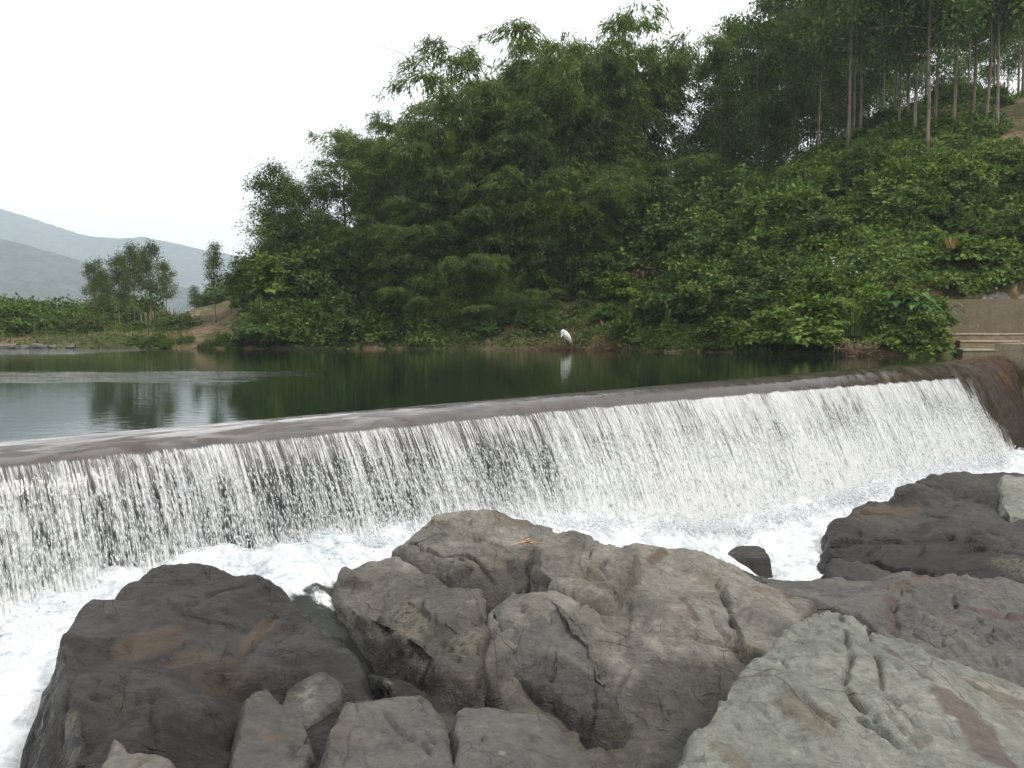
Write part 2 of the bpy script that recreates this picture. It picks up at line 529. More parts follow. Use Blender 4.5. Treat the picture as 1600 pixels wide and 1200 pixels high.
# streaks: long threads near the lip break into shorter beads lower down
v1 = n.mapping(uvn, (54, 1.5, 1)); v2 = n.mapping(uvn, (56, 12.0, 1)); v3 = n.mapping(uvn, (11, 0.8, 1)); v4 = n.mapping(uvn, (20, 9.0, 1))
t1 = n.noise(v1, 1.0, 3, 0.6, 0.15); t2 = n.noise(v2, 1.0, 4, 0.65, 0.5); t3 = n.noise(v3, 1.0, 3, 0.6, 0.4); t4 = n.noise(v4, 1.0, 3, 0.6, 1.0)
low = n.remap(drop, 0.05, 0.55)
thr = n.mix(n.math('MULTIPLY', low, .48), t1, t2)
thr = n.math('ADD', n.math('MULTIPLY', thr, 0.60), n.math('ADD', n.math('MULTIPLY', t3, 0.24), n.math('MULTIPLY', t4, 0.16)))
lo = n.math('SUBTRACT', 0.66, n.math('MULTIPLY', cov, 0.34))
al = n.math('MULTIPLY', n.remap(n.math('SUBTRACT', thr, lo), -0.05, 0.10), n.remap(n.math('ADD', n.attr('start').outputs['Fac'], n.math('MULTIPLY', n.math('SUBTRACT', t1, .5), .08)), -0.01, 0.04))
shade = n.mix(n.remap(t2, .35, .65), c4(.78, .80, .82), c4(.96, .97, .97))
p = n('ShaderNodeBsdfPrincipled', {'Base Color': shade, 'Roughness': 0.35, 'IOR': 1.33, 'Normal': n.bump(thr, 0.8, 0.03)})
tl = n('ShaderNodeBsdfTranslucent', {0: c4(.9, .92, .93)})
wsh = n('ShaderNodeMixShader', {0: 0.35, 1: p.outputs[0], 2: tl.outputs[0]})
tr = n('ShaderNodeBsdfTransparent')
mx = n('ShaderNodeMixShader', {0: al, 1: tr.outputs[0], 2: wsh.outputs[0]})
n.out(mx.outputs[0]); M_FALL = m

m, nt = new_mat("foam"); n = N(nt)
pos = n.geo().outputs['Position']
fa = n.attr("foam").outputs['Fac']
a = n.noise(n.mapping(pos, (1, 1, 1)), 3.5, 6, 0.65, 0.8); b = n.noise(pos, 14, 4, 0.6, 0.5)
lace = n.math('ADD', n.math('MULTIPLY', a, 0.65), n.math('MULTIPLY', b, 0.35))
fm = n.remap(n.math('ADD', lace, fa), 0.93, 1.12)
wht = n.mix(n.remap(lace, .35, .65), c4(.36, .40, .43), c4(.86, .87, .88))
pw = n('ShaderNodeBsdfPrincipled', {'Base Color': wht, 'Roughness': 0.6, 'Normal': n.bump(lace, 0.7, 0.10),
                                    'Subsurface Weight': 0.0})
pd = n('ShaderNodeBsdfPrincipled', {'Base Color': c4(.018, .020, .017), 'Roughness': 0.05, 'IOR': 1.333, 'Normal': n.bump(a, 0.35, 0.06)})
mx = n('ShaderNodeMixShader', {0: fm, 1: pd.outputs[0], 2: pw.outputs[0]})
n.out(mx.outputs[0]); M_FOAM = m

# crest film
ur = np.linspace(-8, 29.55, 520); tc = np.concatenate([np.linspace(0, 1.1, 30), np.linspace(1.15, 1.95, 18)])
UU, TT = np.meshgrid(ur, tc, indexing='ij')
ss, zz = weir_profile(UU, TT)
pts = uz(UU, ss, zz)
und = 0.010 * fbm(np.stack([UU * 1.6, TT * 1.5, 0 * UU], -1).reshape(-1, 3), 3).reshape(UU.shape) * smooth(0.0, 0.35, TT) * smooth(27.5, 25, UU)
sink = -0.14 * smooth(22.9, 24.6, UU) * smooth(0.10, 0.35, TT)
pts[..., 2] += und + sink
keep = np.ones((len(ur) - 1, len(tc) - 1), bool)
uvv = np.stack([UU, TT], -1).reshape(-1, 2)
crest_me = make_mesh("crest_water", pts.reshape(-1, 3), grid_faces(len(ur), len(tc)), uv=uvv)
tag(link("crest_water", crest_me, M_CREST), kind="structure")

uw = np.linspace(-9, 32, 300); fs = np.interp(uw, [-9, 0, 5, 10, 16, 24], [1.1, 1.0, .72, .52, .40, .34]); fw = np.concatenate([[0], np.cumsum((fs[1:] + fs[:-1]) / 2 * np.diff(uw))])
# curtain: three ragged layers of threads, one behind the other
parts = []; cov_all = []; uv_all = []; start_all = []
for layer, (off, dc) in enumerate([(0.0, 0.02), (0.045, -0.06), (0.10, -0.16)]):
    ur = np.linspace(-8, U_END + 1.6, 900); tl_ = 0.88 + 1.12 * np.linspace(0, 1, 50)
    UU, TT = np.meshgrid(ur, tl_, indexing='ij')
    rag = 0.05 * pnoise(np.stack([ur * 2.3, 0 * ur + layer, 0 * ur], -1)) + 0.012 * pnoise(np.stack([ur * 4.1, 0 * ur + layer, 0 * ur + 5], -1))
    TT = TT + (rag[:, None] + 0.03 * layer) * (2 - TT)
    ss, zz = weir_profile(UU, TT)
    p0 = uz(UU, ss, zz)
    fall = np.clip(TT - 1, 0, 1)
    flut = 0.030 * pnoise(np.stack([UU * 5, TT * 0.8, 0 * UU + layer * 9], -1).reshape(-1, 3)).reshape(UU.shape) \
        + 0.02 * pnoise(np.stack([UU * 16, TT * 2.5, 0 * UU + layer * 9], -1).reshape(-1, 3)).reshape(UU.shape)
    o = (off * (0.25 + fall) + flut * smooth(0, 0.25, fall) + 0.010)
    p0[..., 0] += WD[0] * o; p0[..., 1] += WD[1] * o
    dz = np.interp(UU, U_K, Z_LIP) - p0[..., 2]
    full = np.interp(UU, [-8, 0, 4, 6.5, 9, 14, 18.5, 20.5, 21.6, 22.6, 24], [.47, .47, .46, .52, .60, .63, .64, .60, .50, .30, -.1])
    big = fbm(np.stack([UU * 0.55, dz * 0.9, 0 * UU + 3], -1).reshape(-1, 3), 3).reshape(UU.shape)
    strand = pnoise(np.stack([UU * 1.7, dz * 0.25, 0 * UU + 8 + layer], -1).reshape(-1, 3)).reshape(UU.shape)
    cv = full + 0.16 * big + 0.17 * strand + dc + 0.34 * smooth(0.55, 1.0, fall) - 0.02 * smooth(0.22, 0.0, fall) + np.interp(UU, [3, 8, 20], [0, .24, .24]) * smooth(.1, .55, fall)
    parts.append((p0.reshape(-1, 3), grid_faces(len(ur), len(tl_))))
    start_all.append((TT - 0.94 - rag[:, None]).ravel()); cov_all.append(cv.ravel()); uv_all.append(np.stack([np.interp(UU, uw, fw) + layer * 40.7, dz * np.interp(UU, uw, fs) + layer * 3.3], -1).reshape(-1, 2))
v, f = merge(parts)
fall_me = make_mesh("falling_water", v, f, uv=np.concatenate(uv_all), attrs={"cover": np.concatenate(cov_all), "start": np.concatenate(start_all)})
tag(link("falling_water", fall_me, M_FALL), kind="structure")

# beads and splashes flying in front of the curtain
OCT_V = np.array([[1, 0, 0], [0, 1, 0], [-1, 0, 0], [0, -1, 0], [0, 0, 1], [0, 0, -1]], float)
OCT_F = np.array([[0, 1, 4], [1, 2, 4], [2, 3, 4], [3, 0, 4], [1, 0, 5], [2, 1, 5], [3, 2, 5], [0, 3, 5]])
def beads(cent, rad, lng, axis):
    """elongated drops: centres, radii, half lengths, unit axes"""
    a = np.cross(axis, np.array([0.3, 0.9, 0.1])); a /= np.linalg.norm(a, axis=1)[:, None]
    b = np.cross(axis, a)
    v = cent[:, None] + OCT_V[None, :, :1] * (a * rad[:, None])[:, None] + OCT_V[None, :, 1:2] * (b * rad[:, None])[:, None] + OCT_V[None, :, 2:] * (axis * lng[:, None])[:, None]
    f = OCT_F[None] + 6 * np.arange(len(cent))[:, None, None]
    return v.reshape(-1, 3), f.reshape(-1, 3)
nb_ = 30000
u = rng.random(nb_) ** 1.35 * (U_END + 3) - 3
t = 1.08 + 0.92 * rng.random(nb_) ** 0.8
s0, z0 = weir_profile(u, t); s1, z1 = weir_profile(u, t + 0.02)
cc = uz(u, s0 + 0.02 + np.abs(rng.normal(0, 0.05, nb_)) * (t - 0.9) + 0.05 * (t - 1), z0)
ax = uz(u, s1, z1) - uz(u, s0, z0) + 1e-6; ax /= np.linalg.norm(ax, axis=1)[:, None] + 1e-9
scl = np.interp(u, [-3, 4, 12, 25], [0.7, 0.85, 1.3, 1.8])
v1, f1 = beads(cc, scl * rng.uniform(.003, .008, nb_), scl * rng.uniform(.012, .045, nb_), ax)
ns = 10000
u = rng.random(ns) ** 1.25 * (U_END + 2.5) - 3
sb, zb = np.interp(u, U_K, S_BASE), np.interp(u, U_K, Z_BASE)
hgt = np.interp(u, [-3, 5, 12, 25], [.08, .12, .26, .32])
cc = uz(u, sb + 0.12 + np.abs(rng.normal(0, 0.16, ns)), zb + np.abs(rng.normal(0, 1, ns)) * hgt * (0.6 + 0.7 * pnoise(np.stack([u * 1.7, 0 * u, 0 * u], -1))))
ax = rng.normal(size=(ns, 3)); ax /= np.linalg.norm(ax, axis=1)[:, None]
scl = np.interp(u, [-3, 4, 12, 25], [0.7, 0.85, 1.3, 1.8])
v2, f2 = beads(cc, scl * rng.uniform(.006, .013, ns), scl * rng.uniform(.010, .026, ns), ax)
v, f = merge([(v1, f1), (v2, f2)])
m, nt = new_mat("white_drops"); n = N(nt)
p = n('ShaderNodeBsdfPrincipled', {'Base Color': c4(.9, .92, .94), 'Roughness': 0.3, 'IOR': 1.33})
tl = n('ShaderNodeBsdfTranslucent', {0: c4(.9, .92, .94)})
n.out(n('ShaderNodeMixShader', {0: 0.4, 1: p.outputs[0], 2: tl.outputs[0]}).outputs[0]); M_DROP = m
tag(link("water_spray", make_mesh("water_spray", v, f), M_DROP), "white drops and splashes flying off the falling curtain of water", "spray", kind="stuff")

# lower water: foam along the foot of the fall, dark stream between the rocks
LW = [(-200, 1050, -1.3), (0, 1020, -1.22), (60, 995, -1.16), (200, 910, -1.08), (350, 870, -1.06), (450, 880, -1.05), (560, 872, -1.15), (470, 925, -1.08), (540, 950, -1.20),
      (620, 1010, -1.42), (700, 1058, -1.60), (790, 1120, -1.75), (900, 1180, -1.85), (0, 1150, -1.22), (20, 1210, -1.28), (60, 1300, -1.4),
      (1150, 868, -2.3), (1250, 875, -2.42), (1180, 895, -2.4), (1330, 800, -2.42), (1450, 750, -2.55), (1560, 735, -2.65)]
lp = [Wz(*q) for q in LW]
for u_ in np.arange(-6, 30, 1.5):
    lp.append(uz(u_, np.interp(u_, U_K, S_BASE), np.interp(u_, U_K, Z_BASE)))
lp += [np.array(q, float) for q in [(-2.5, 0.5, -1.8), (0, -2, -2.2), (3, 1, -2.0), (7, 5, -2.6), (10, 10, -2.7), (-6, 2, -1.4), (14, 14, -2.7), (8, 0, -2.8)]]
lp = np.array(lp)
LWR = RBF(lp[:, :2], lp[:, 2], 0.3, 1e-3)
nu, nsd = 560, 190
ul = np.linspace(-8, 31, nu); sl_ = np.concatenate([np.linspace(-0.1, 3.0, 110), np.linspace(3.05, 12, nsd - 110)])
UU, SS = np.meshgrid(ul, sl_, indexing='ij')
sbase = np.interp(UU, U_K, S_BASE)
P = uz(UU, SS + sbase, 0 * UU).reshape(-1, 3)
zw = LWR(P[:, :2])
px_, py_, dp_ = project(np.stack([P[:, 0], P[:, 1], zw], -1))
S1 = SS.ravel()
# foam strength: full by the fall, trailing down the left side and round the right pool
width = np.interp(UU.ravel(), [-8, -1, 1.0, 3.0, 5, 8, 12, 16, 25, 31], [1.9, 1.7, 1.05, 0.95, 0.5, 1.3, 2.3, 1.7, 0.65, 0.4])
foam = 1.05 - smooth(0.5, 1.25, S1 / width) * 0.72
leftrun = smooth(-1.35, -1.75, P[:, 0]) * smooth(0.5, 1.5, P[:, 1])
foam = np.maximum(foam, 0.95 * leftrun)
ch = np.minimum.reduce([seg_dist(P[:, :2], Wz(*a)[:2], Wz(*b)[:2]) for a, b in zip(LW[7:12], LW[8:13])])
foam = np.maximum(foam, 0.52 * smooth(0.3, 0.05, ch))
pool = np.linalg.norm(P[:, :2] - Wz(1255, 850, -2.4)[:2], axis=1)
foam = np.maximum(foam, 0.95 * smooth(1.5, 0.7, pool))
foam *= smooth(25.5, 22.5, UU.ravel()) * 0.85 + 0.15
h = fbm(np.stack([P[:, 0] * 2.2, P[:, 1] * 2.2, 0 * zw], -1), 4) * 0.09 + 0.03 * fbm(P * 7.0, 2)
zw = zw + h * (0.2 + 0.9 * np.clip(foam, 0, 1)) + 0.16 * smooth(0.55, 0.0, S1) * np.interp(UU.ravel(), [-8, 5, 12, 25], [.35, .5, 1.1, 1.1]) + 0.03 * leftrun
V = np.stack([P[:, 0], P[:, 1], zw], -1)
ff = grid_faces(nu, len(sl_))
tag(link("stream_water", make_mesh("stream_water", V, ff, attrs={"foam": foam}), M_FOAM), kind="structure")

# ------------------------------------------------------------------ the rocks
def rock_material(name, c1, c2, c3, warm, pale, scale=1.0, rough=0.75, wet_rough=0.22, streak=(1, 1, 1), srot=(0, 0, 0), crackw=1.0):
    m, nt = new_mat(name); n = N(nt)
    pos = n.geo().outputs['Position']
    st = n.attr("stain"); sp = n('ShaderNodeSeparateColor', {0: st.outputs['Color']})
    maroon, ochre, lichen, wet = sp.outputs[0], sp.outputs[1], sp.outputs[2], st.outputs['Alpha']
    big = n.noise(pos, 1.3 * scale, 4, 0.6, 0.5)
    mid = n.noise(n.mapping(pos, streak, srot), 4.5 * scale, 6, 0.65, 0.4)
    fine = n.noise(pos, 38 * scale, 5, 0.7)
    col = n.mix(n.remap(big, .38, .62), c4(*c1), c4(*c2))
    col = n.mix(n.math('MULTIPLY', n.remap(mid, .5, .72), 0.75), col, c4(*c3))
    col = n.mix(n.math('MULTIPLY', n.remap(n.noise(pos, 2.3 * scale, 5, 0.6, 1.0), .54, .70), 0.45), col, c4(*warm))
    # thin veins and hairline cracks
    wv = n('ShaderNodeVectorMath', {0: pos, 1: n('ShaderNodeVectorMath', {0: n('ShaderNodeTexNoise', {'Vector': pos, 'Scale': 2.2, 'Detail': 4}).outputs[1], 'Scale': 0.14}, operation='SCALE').outputs[0]}, operation='ADD').outputs[0]
    def fractures(stretch_, rot_, sc_, w_, lo_, loc_):
        vv = n.mapping(n.mapping(wv, (1, 1, 1), rot_, loc_), stretch_)
        vo = n('ShaderNodeTexVoronoi', {'Vector': vv, 'Scale': sc_ * scale}, feature='DISTANCE_TO_EDGE').outputs[0]
        return n.math('MULTIPLY', n.remap(vo, 0.0, w_ * crackw, 1, 0), n.remap(n.noise(n.mapping(pos, (1, 1, 1), (0, 0, 0), loc_), 1.9 * scale, 2), lo_, lo_ + .06))
    crk = fractures((.35, 1.5, .8), (srot[0] + .3, srot[1], srot[2] + .5), 1.7, .011, .53, (0, 0, 0))
    crk2 = fractures((1.6, .35, .9), (srot[0], srot[1] + .4, srot[2] - .2), 3.0, .013, .54, (3, 1, 7))
    crk3 = fractures((.5, 1.3, 1.3), (srot[0] + 1.0, srot[1], srot[2] + 1.4), 5.5, .018, .56, (7, 4, 2))
    crk = n.math('MAXIMUM', crk, n.math('MAXIMUM', n.math('MULTIPLY', crk2, .8), n.math('MULTIPLY', crk3, .5)))
    crk = n.math('MAXIMUM', n.math('MULTIPLY', crk, .45), n.attr("crack").outputs['Fac'])
    # grain: streaks along the bedding
    grain = n.noise(n.mapping(wv, (1.0, 6.0, 2.5), (srot[0] + .25, srot[1] + .1, srot[2] + .55)), 5.0 * scale, 6, .7, .3)
    col = n.mix(n.math('MULTIPLY', n.remap(grain, .50, .70), .55), col, n.mix(1.0, col, c4(.58, .56, .54), 'MULTIPLY'))
    col = n.mix(n.math('MULTIPLY', n.remap(grain, .46, .30), .45), col, n.mix(1.0, col, c4(1.42, 1.40, 1.34), 'MULTIPLY'))
    col = n.mix(n.math('MULTIPLY', crk, 0.55), col, c4(.03, .024, .02))
    mot = n.noise(pos, 13 * scale, 8, .72, .3)
    col = n.mix(n.math('MULTIPLY', n.remap(mot, .50, .66), .55), col, n.mix(1.0, col, c4(1.5, 1.47, 1.4), 'MULTIPLY'))
    col = n.mix(n.math('MULTIPLY', n.remap(mot, .49, .34), .55), col, n.mix(1.0, col, c4(.52, .51, .50), 'MULTIPLY'))
    # mineral speckle
    col = n.mix(n.math('MULTIPLY', n.remap(fine, .52, .75), .38), col, n.mix(1.0, col, c4(1.6, 1.6, 1.55), 'MULTIPLY'))
    col = n.mix(n.math('MULTIPLY', n.remap(fine, .48, .28), .38), col, n.mix(1.0, col, c4(.5, .5, .5), 'MULTIPLY'))
    # stains with shapes of their own
    edge = n.mix(.5, n.noise(pos, 6, 6, .7, .8), grain)
    def stain(fac, color, k):
        f = n.remap(n.math('ADD', fac, n.math('MULTIPLY', n.math('SUBTRACT', edge, .5), 2.6)), .30, .85)
        return n.mix(n.math('MULTIPLY', f, k), col, c4(*color))
    col = stain(maroon, (.085, .045, .042), .6)
    col = stain(ochre, (.12, .082, .045), .42)
    blot = n.math('MULTIPLY', lichen, n.remap(n.noise(n.mapping(pos, (1, 1, .35)), 26, 5, .7), .40, .56))
    col = n.mix(n.math('MULTIPLY', blot, .6), col, c4(*pale))
    wt = n.remap(n.math('ADD', wet, n.math('MULTIPLY', n.math('SUBTRACT', edge, .5), .9)), .3, .65)
    col = n.mix(n.math('MULTIPLY', wt, .62), col, n.mix(1.0, col, c4(.30, .28, .27), 'MULTIPLY'))
    rg = n.math('SUBTRACT', rough, n.math('MULTIPLY', wt, rough - wet_rough))
    hb = n.math('ADD', n.math('ADD', n.math('ADD', n.math('MULTIPLY', mid, .5), n.math('MULTIPLY', grain, .45)), n.math('ADD', n.math('MULTIPLY', fine, .34), n.math('MULTIPLY', mot, .5))), n.math('MULTIPLY', crk, -.5))
    p = n('ShaderNodeBsdfPrincipled', {'Base Color': col, 'Roughness': rg, 'Specular IOR Level': .4, 'Normal': n.bump(hb, 1.0, .055)})
    n.out(p.outputs[0])
    return m

M_DARK = rock_material("dark_wet_rock", (0.0335, 0.0295, 0.0279), (0.0490, 0.0435, 0.0402), (0.0251, 0.0223, 0.0235), (0.0474, 0.0368, 0.0257), (0.2720, 0.2480, 0.1760), rough=.5, wet_rough=.18)
M_TAN = rock_material("tan_grey_rock", (.128, .120, .104), (.225, .212, .184), (.088, .084, .078), (.140, .106, .075), (.35, .325, .25), rough=.7)
M_GREEN = rock_material("green_grey_rock", (0.1803, 0.1877, 0.1634), (0.2429, 0.2466, 0.2171), (0.1472, 0.1509, 0.1362), (0.1582, 0.1288, 0.0942), (0.3680, 0.3600, 0.3040), rough=.8, streak=(2.6, .8, .8), srot=(.2, .3, .6))
M_GREY = rock_material("smooth_grey_rock", (0.0894, 0.0846, 0.0798), (0.1238, 0.1170, 0.1066), (0.0722, 0.0709, 0.0722), (0.0929, 0.0757, 0.0550), (0.3360, 0.3200, 0.2560), rough=.62)
M_BACK = rock_material("dark_grey_rock", (0.0346, 0.0318, 0.0295), (0.0558, 0.0524, 0.0480), (0.0279, 0.0257, 0.0257), (0.0530, 0.0412, 0.0290), (0.3040, 0.2800, 0.2080), rough=.6, streak=(.7, .7, 2.2))

def chips(p):
    """continuous piecewise-planar field: facets meeting in creases"""
    i = np.floor(p).astype(np.int64); best = np.full(len(p), -9.0)
    for dx in (-1, 0, 1):
        for dy in (-1, 0, 1):
            for dz in (-1, 0, 1):
                c = i + np.array([dx, dy, dz]); h = _hash(c[:, 0], c[:, 1], c[:, 2])
                r = p - c - JIT[h]
                best = np.maximum(best, 0.75 * (GRAD[(h * 7 + 3) & 4095] * r).sum(1) - 0.42 * (r * r).sum(1))
    return best - 0.15

def chip0(p):
    h = chips(p); return h - h.mean()

def planes(R, lo, hi, nx, ny, Z, sp, seed):
    """the surface broken into flat faces: heights at scattered sites joined by triangles"""
    from mathutils.geometry import delaunay_2d_cdt
    r = np.random.default_rng(int(seed * 100) + 5)
    a = r.uniform(.3, 1.2); c_, s_ = math.cos(a), math.sin(a); rot = np.array([[c_, -s_], [s_, c_]])
    ext = np.linalg.norm(hi - lo) * .75 + sp; m_ = (lo + hi) / 2
    gu, gv = np.meshgrid(np.arange(-ext, ext, sp * 1.35), np.arange(-ext, ext, sp * .8), indexing='ij')
    q = np.stack([gu.ravel(), gv.ravel()], -1) + r.uniform(-.42, .42, (gu.size, 2)) * np.array([sp * 1.35, sp * .8])
    q = q @ rot.T + m_
    ok = np.all((q > lo - sp) & (q < hi + sp), 1); q = q[ok]
    z = R(q) + r.normal(0, .13 * sp, len(q))
    vs, _, fs, *_o = delaunay_2d_cdt([Vector(t) for t in q], [], [], 0, 1e-6)
    vs = np.array([tuple(t) for t in vs]); order = {tuple(np.round(t, 5)): k for k, t in enumerate(q)}
    zz = np.array([z[order[tuple(np.round(t, 5))]] if tuple(np.round(t, 5)) in order else float(R(t[None])[0]) for t in vs])
    out = Z.copy(); dx = (hi - lo) / np.array([nx - 1, ny - 1])
    for f in fs:
        A, B, C = vs[f[0]], vs[f[1]], vs[f[2]]
        mn = np.clip(np.floor((np.min([A, B, C], 0) - lo) / dx).astype(int), 0, [nx - 1, ny - 1]); mx = np.clip(np.ceil((np.max([A, B, C], 0) - lo) / dx).astype(int) + 1, 0, [nx, ny])
        if (mx <= mn).any(): continue
        X, Y = np.meshgrid(lo[0] + dx[0] * np.arange(mn[0], mx[0]), lo[1] + dx[1] * np.arange(mn[1], mx[1]), indexing='ij')
        den = (B[1] - C[1]) * (A[0] - C[0]) + (C[0] - B[0]) * (A[1] - C[1])
        if abs(den) < 1e-9: continue
        u = ((B[1] - C[1]) * (X - C[0]) + (C[0] - B[0]) * (Y - C[1])) / den; v = ((C[1] - A[1]) * (X - C[0]) + (A[0] - C[0]) * (Y - C[1])) / den
        w = 1 - u - v; k = (u >= -1e-6) & (v >= -1e-6) & (w >= -1e-6)
        sub = out[mn[0]:mx[0], mn[1]:mx[1]]
        sub[k] = (u * zz[f[0]] + v * zz[f[1]] + w * zz[f[2]])[k]
    for _ in range(1):      # slightly worn edges
        out[1:-1, 1:-1] = .5 * out[1:-1, 1:-1] + .125 * (out[:-2, 1:-1] + out[2:, 1:-1] + out[1:-1, :-2] + out[1:-1, 2:])
    return out

def build_rock(name, label, pts, mat, floor, margin=0.28, res=0.022, c=0.22, lam=0.012, facet=0.055, fscale=1.5, fine=0.02, groove=0.02,
               aniso=(1, 1, 1), cracks=(), stains=(), wet=0.0, wetline=None, seed=0.0, plane=.34, planar=.92):
    P = np.array([W(*q) for q in pts])
    H = hull2d(P[:, :2]); cen = H.mean(0)
    R = RBF(P[:, :2], P[:, 2], c, lam)
    ext = max(0.30, margin * 2.2)
    lo, hi = H.min(0) - ext, H.max(0) + ext
    nx, ny = [int(k) + 1 for k in (hi - lo) / res]
    X, Y = np.meshgrid(np.linspace(lo[0], hi[0], nx), np.linspace(lo[1], hi[1], ny), indexing='ij')
    XY = np.stack([X.ravel(), Y.ravel()], -1)
    rim = np.full(len(XY), -9.0)
    for p_, q_ in zip(H, np.roll(H, -1, 0)):
        e_ = (q_ - p_) / (np.linalg.norm(q_ - p_) + 1e-9)
        rim = np.maximum(rim, (XY - p_) @ np.array([e_[1], -e_[0]]))
    rim = rim + 0.03 * fbm(np.stack([XY[:, 0] * 2.5, XY[:, 1] * 2.5, 0 * rim + seed], -1), 3)
    ro = np.maximum(rim + 0.03, 0)
    k_ = 0.12 / margin
    Zr = R(XY)
    Zf = planes(R, lo, hi, nx, ny, Zr.reshape(X.shape), plane, seed)
    Z = ((1 - planar) * Zr + planar * Zf.ravel() - k_ * (1.6 * ro + 16 * ro * ro)).reshape(X.shape)
    gx_, gy_ = np.gradient(Z, X[1, 0] - X[0, 0], Y[0, 1] - Y[0, 0])
    nv = np.stack([-gx_, -gy_, np.ones_like(Z)], -1); nv /= np.linalg.norm(nv, axis=2)[..., None]
    keep = np.maximum.reduce([Z[:-1, :-1], Z[1:, :-1], Z[:-1, 1:], Z[1:, 1:]]) > floor
    v = np.stack([X, Y, np.maximum(Z, floor - .05)], -1).reshape(-1, 3)
    f = grid_faces(nx, ny, keep)
    v, f, nv = compact(v, f, nv.reshape(-1, 3))
    # joints: families of parallel breaks leave tilted steps; weak broad facets between them
    wv = v + 0.10 * np.stack([fbm(v * 1.3 + k * 31 + seed, 3) for k in range(3)], -1)
    d = np.zeros(len(v))
    r_ = np.random.default_rng(int(seed * 10))
    for fam in range(3):
        a_ = (0.5 + 0.9 * fam + r_.uniform(-.3, .3)) if fam < 2 else r_.uniform(0, 6.28)
        nf = np.array([math.cos(a_), math.sin(a_), (0.35, -0.45, 1.6)[fam]]); nf /= np.linalg.norm(nf)
        x = (wv * np.array(aniso)) @ nf * fscale * (1.5, 1.1, 1.8)[fam] + 3.7 * fam + seed + 0.25 * fbm(v * 0.9 + fam * 7, 2)
        k = np.floor(x).astype(np.int64); t = x - k
        amp = JIT[(k * 131 + fam * 17 + int(seed * 13)) & 4095, 0]
        on = smooth(-.25, .25, pnoise(v * 0.8 * fscale + fam * 11 + seed))
        saw = np.where(t < .90, t / .90, (1 - t) / .10) - .5
        d += facet * 0.75 * amp * on * saw
        d -= groove * 0.6 * on * amp * np.exp(-((t - .97) / .025) ** 2)
    an = np.array(aniso)
    for fq, am, sg in ((1.0, .22, 1), (2.7, .40, 1), (6.5, .50, 1), (15., .46, 1)):
        d += sg * facet / .06 * am * chip0(wv * an * fscale * fq + seed * 3 + fq) / (fscale * fq) * (1 if fq < 2 else smooth(-.35, .3, pnoise(v * 1.1 + fq + seed)))
    gr = np.stack([v @ np.array([.80, .55, .2]) * 1.1, v @ np.array([-.55, .80, .3]) * 6.5, v @ np.array([0.1, -.35, .93]) * 5.0], -1) + .4 * wv
    d += .55 * fine * (.6 - np.abs(fbm(gr + seed, 4)) * 2.2) * smooth(-.3, .3, pnoise(v * 1.3 + 3 + seed))
    d += 0.7 * fine * fbm(v * an * 3.0 + seed, 5) + 0.22 * fine * fbm(v * 18 + seed, 3)
    v = v + nv * d[:, None]
    st = np.zeros((len(v), 4))
    px, py, dp = project(v)
    def hit(x, y):
        r = 6.0
        while True:
            k = np.nonzero((np.abs(px - x) < r) & (np.abs(py - y) < r))[0]
            if len(k): return v[k[np.argmin(dp[k])]]
            r *= 1.7
            if r > 400: return None
    ck = np.zeros(len(v))
    for cr in cracks:
        w, dep, line = cr[0], cr[1], cr[2]
        pp = [hit(*xy) for xy in line]
        pp = [x for x in pp if x is not None]
        if len(pp) < 2: continue
        wob = v + 0.03 * np.stack([fbm(v * 2.2 + k * 17, 4) for k in range(3)], -1)
        ds = np.minimum.reduce([seg_dist(wob, a, b) for a, b in zip(pp[:-1], pp[1:])])
        v = v - nv * ((1.05 * dep * (.8 + .5 * np.abs(pnoise(v * 3.1)))) * np.exp(-(ds / (w * .9)) ** 2))[:, None]
        ck = np.maximum(ck, .6 * smooth(-.5, .2, pnoise(v * 4.3)) * np.exp(-(ds / (w * .45)) ** 2))
    for (chn, rad, line) in stains:
        pp = [hit(*xy) for xy in line]; pp = [x for x in pp if x is not None]
        if not pp: continue
        if len(pp) == 1: pp = pp * 2
        ds = np.minimum.reduce([seg_dist(v, a, b + 1e-6) for a, b in zip(pp[:-1], pp[1:])])
        st[:, chn] = np.maximum(st[:, chn], smooth(rad * 1.3, rad * 0.4, ds))
    st[:, 3] = np.maximum(st[:, 3], np.clip(wet * (1 + 1.2 * fbm(v * 1.1 + seed, 3)), 0, 1))
    if wetline is not None:
        st[:, 3] = np.maximum(st[:, 3], smooth(wetline + .22, wetline - .02, v[:, 2] + .08 * pnoise(v * 2.3)))
    org = np.array([cen[0], cen[1], floor])
    me = make_mesh(name, v - org, f, attrs={"stain": st, "crack": ck})
    o = link(name, me, mat, loc=org)
    tag(o, label, "rock")
    return o
MAR, OCH, LIC, WET = 0, 1, 2, 3

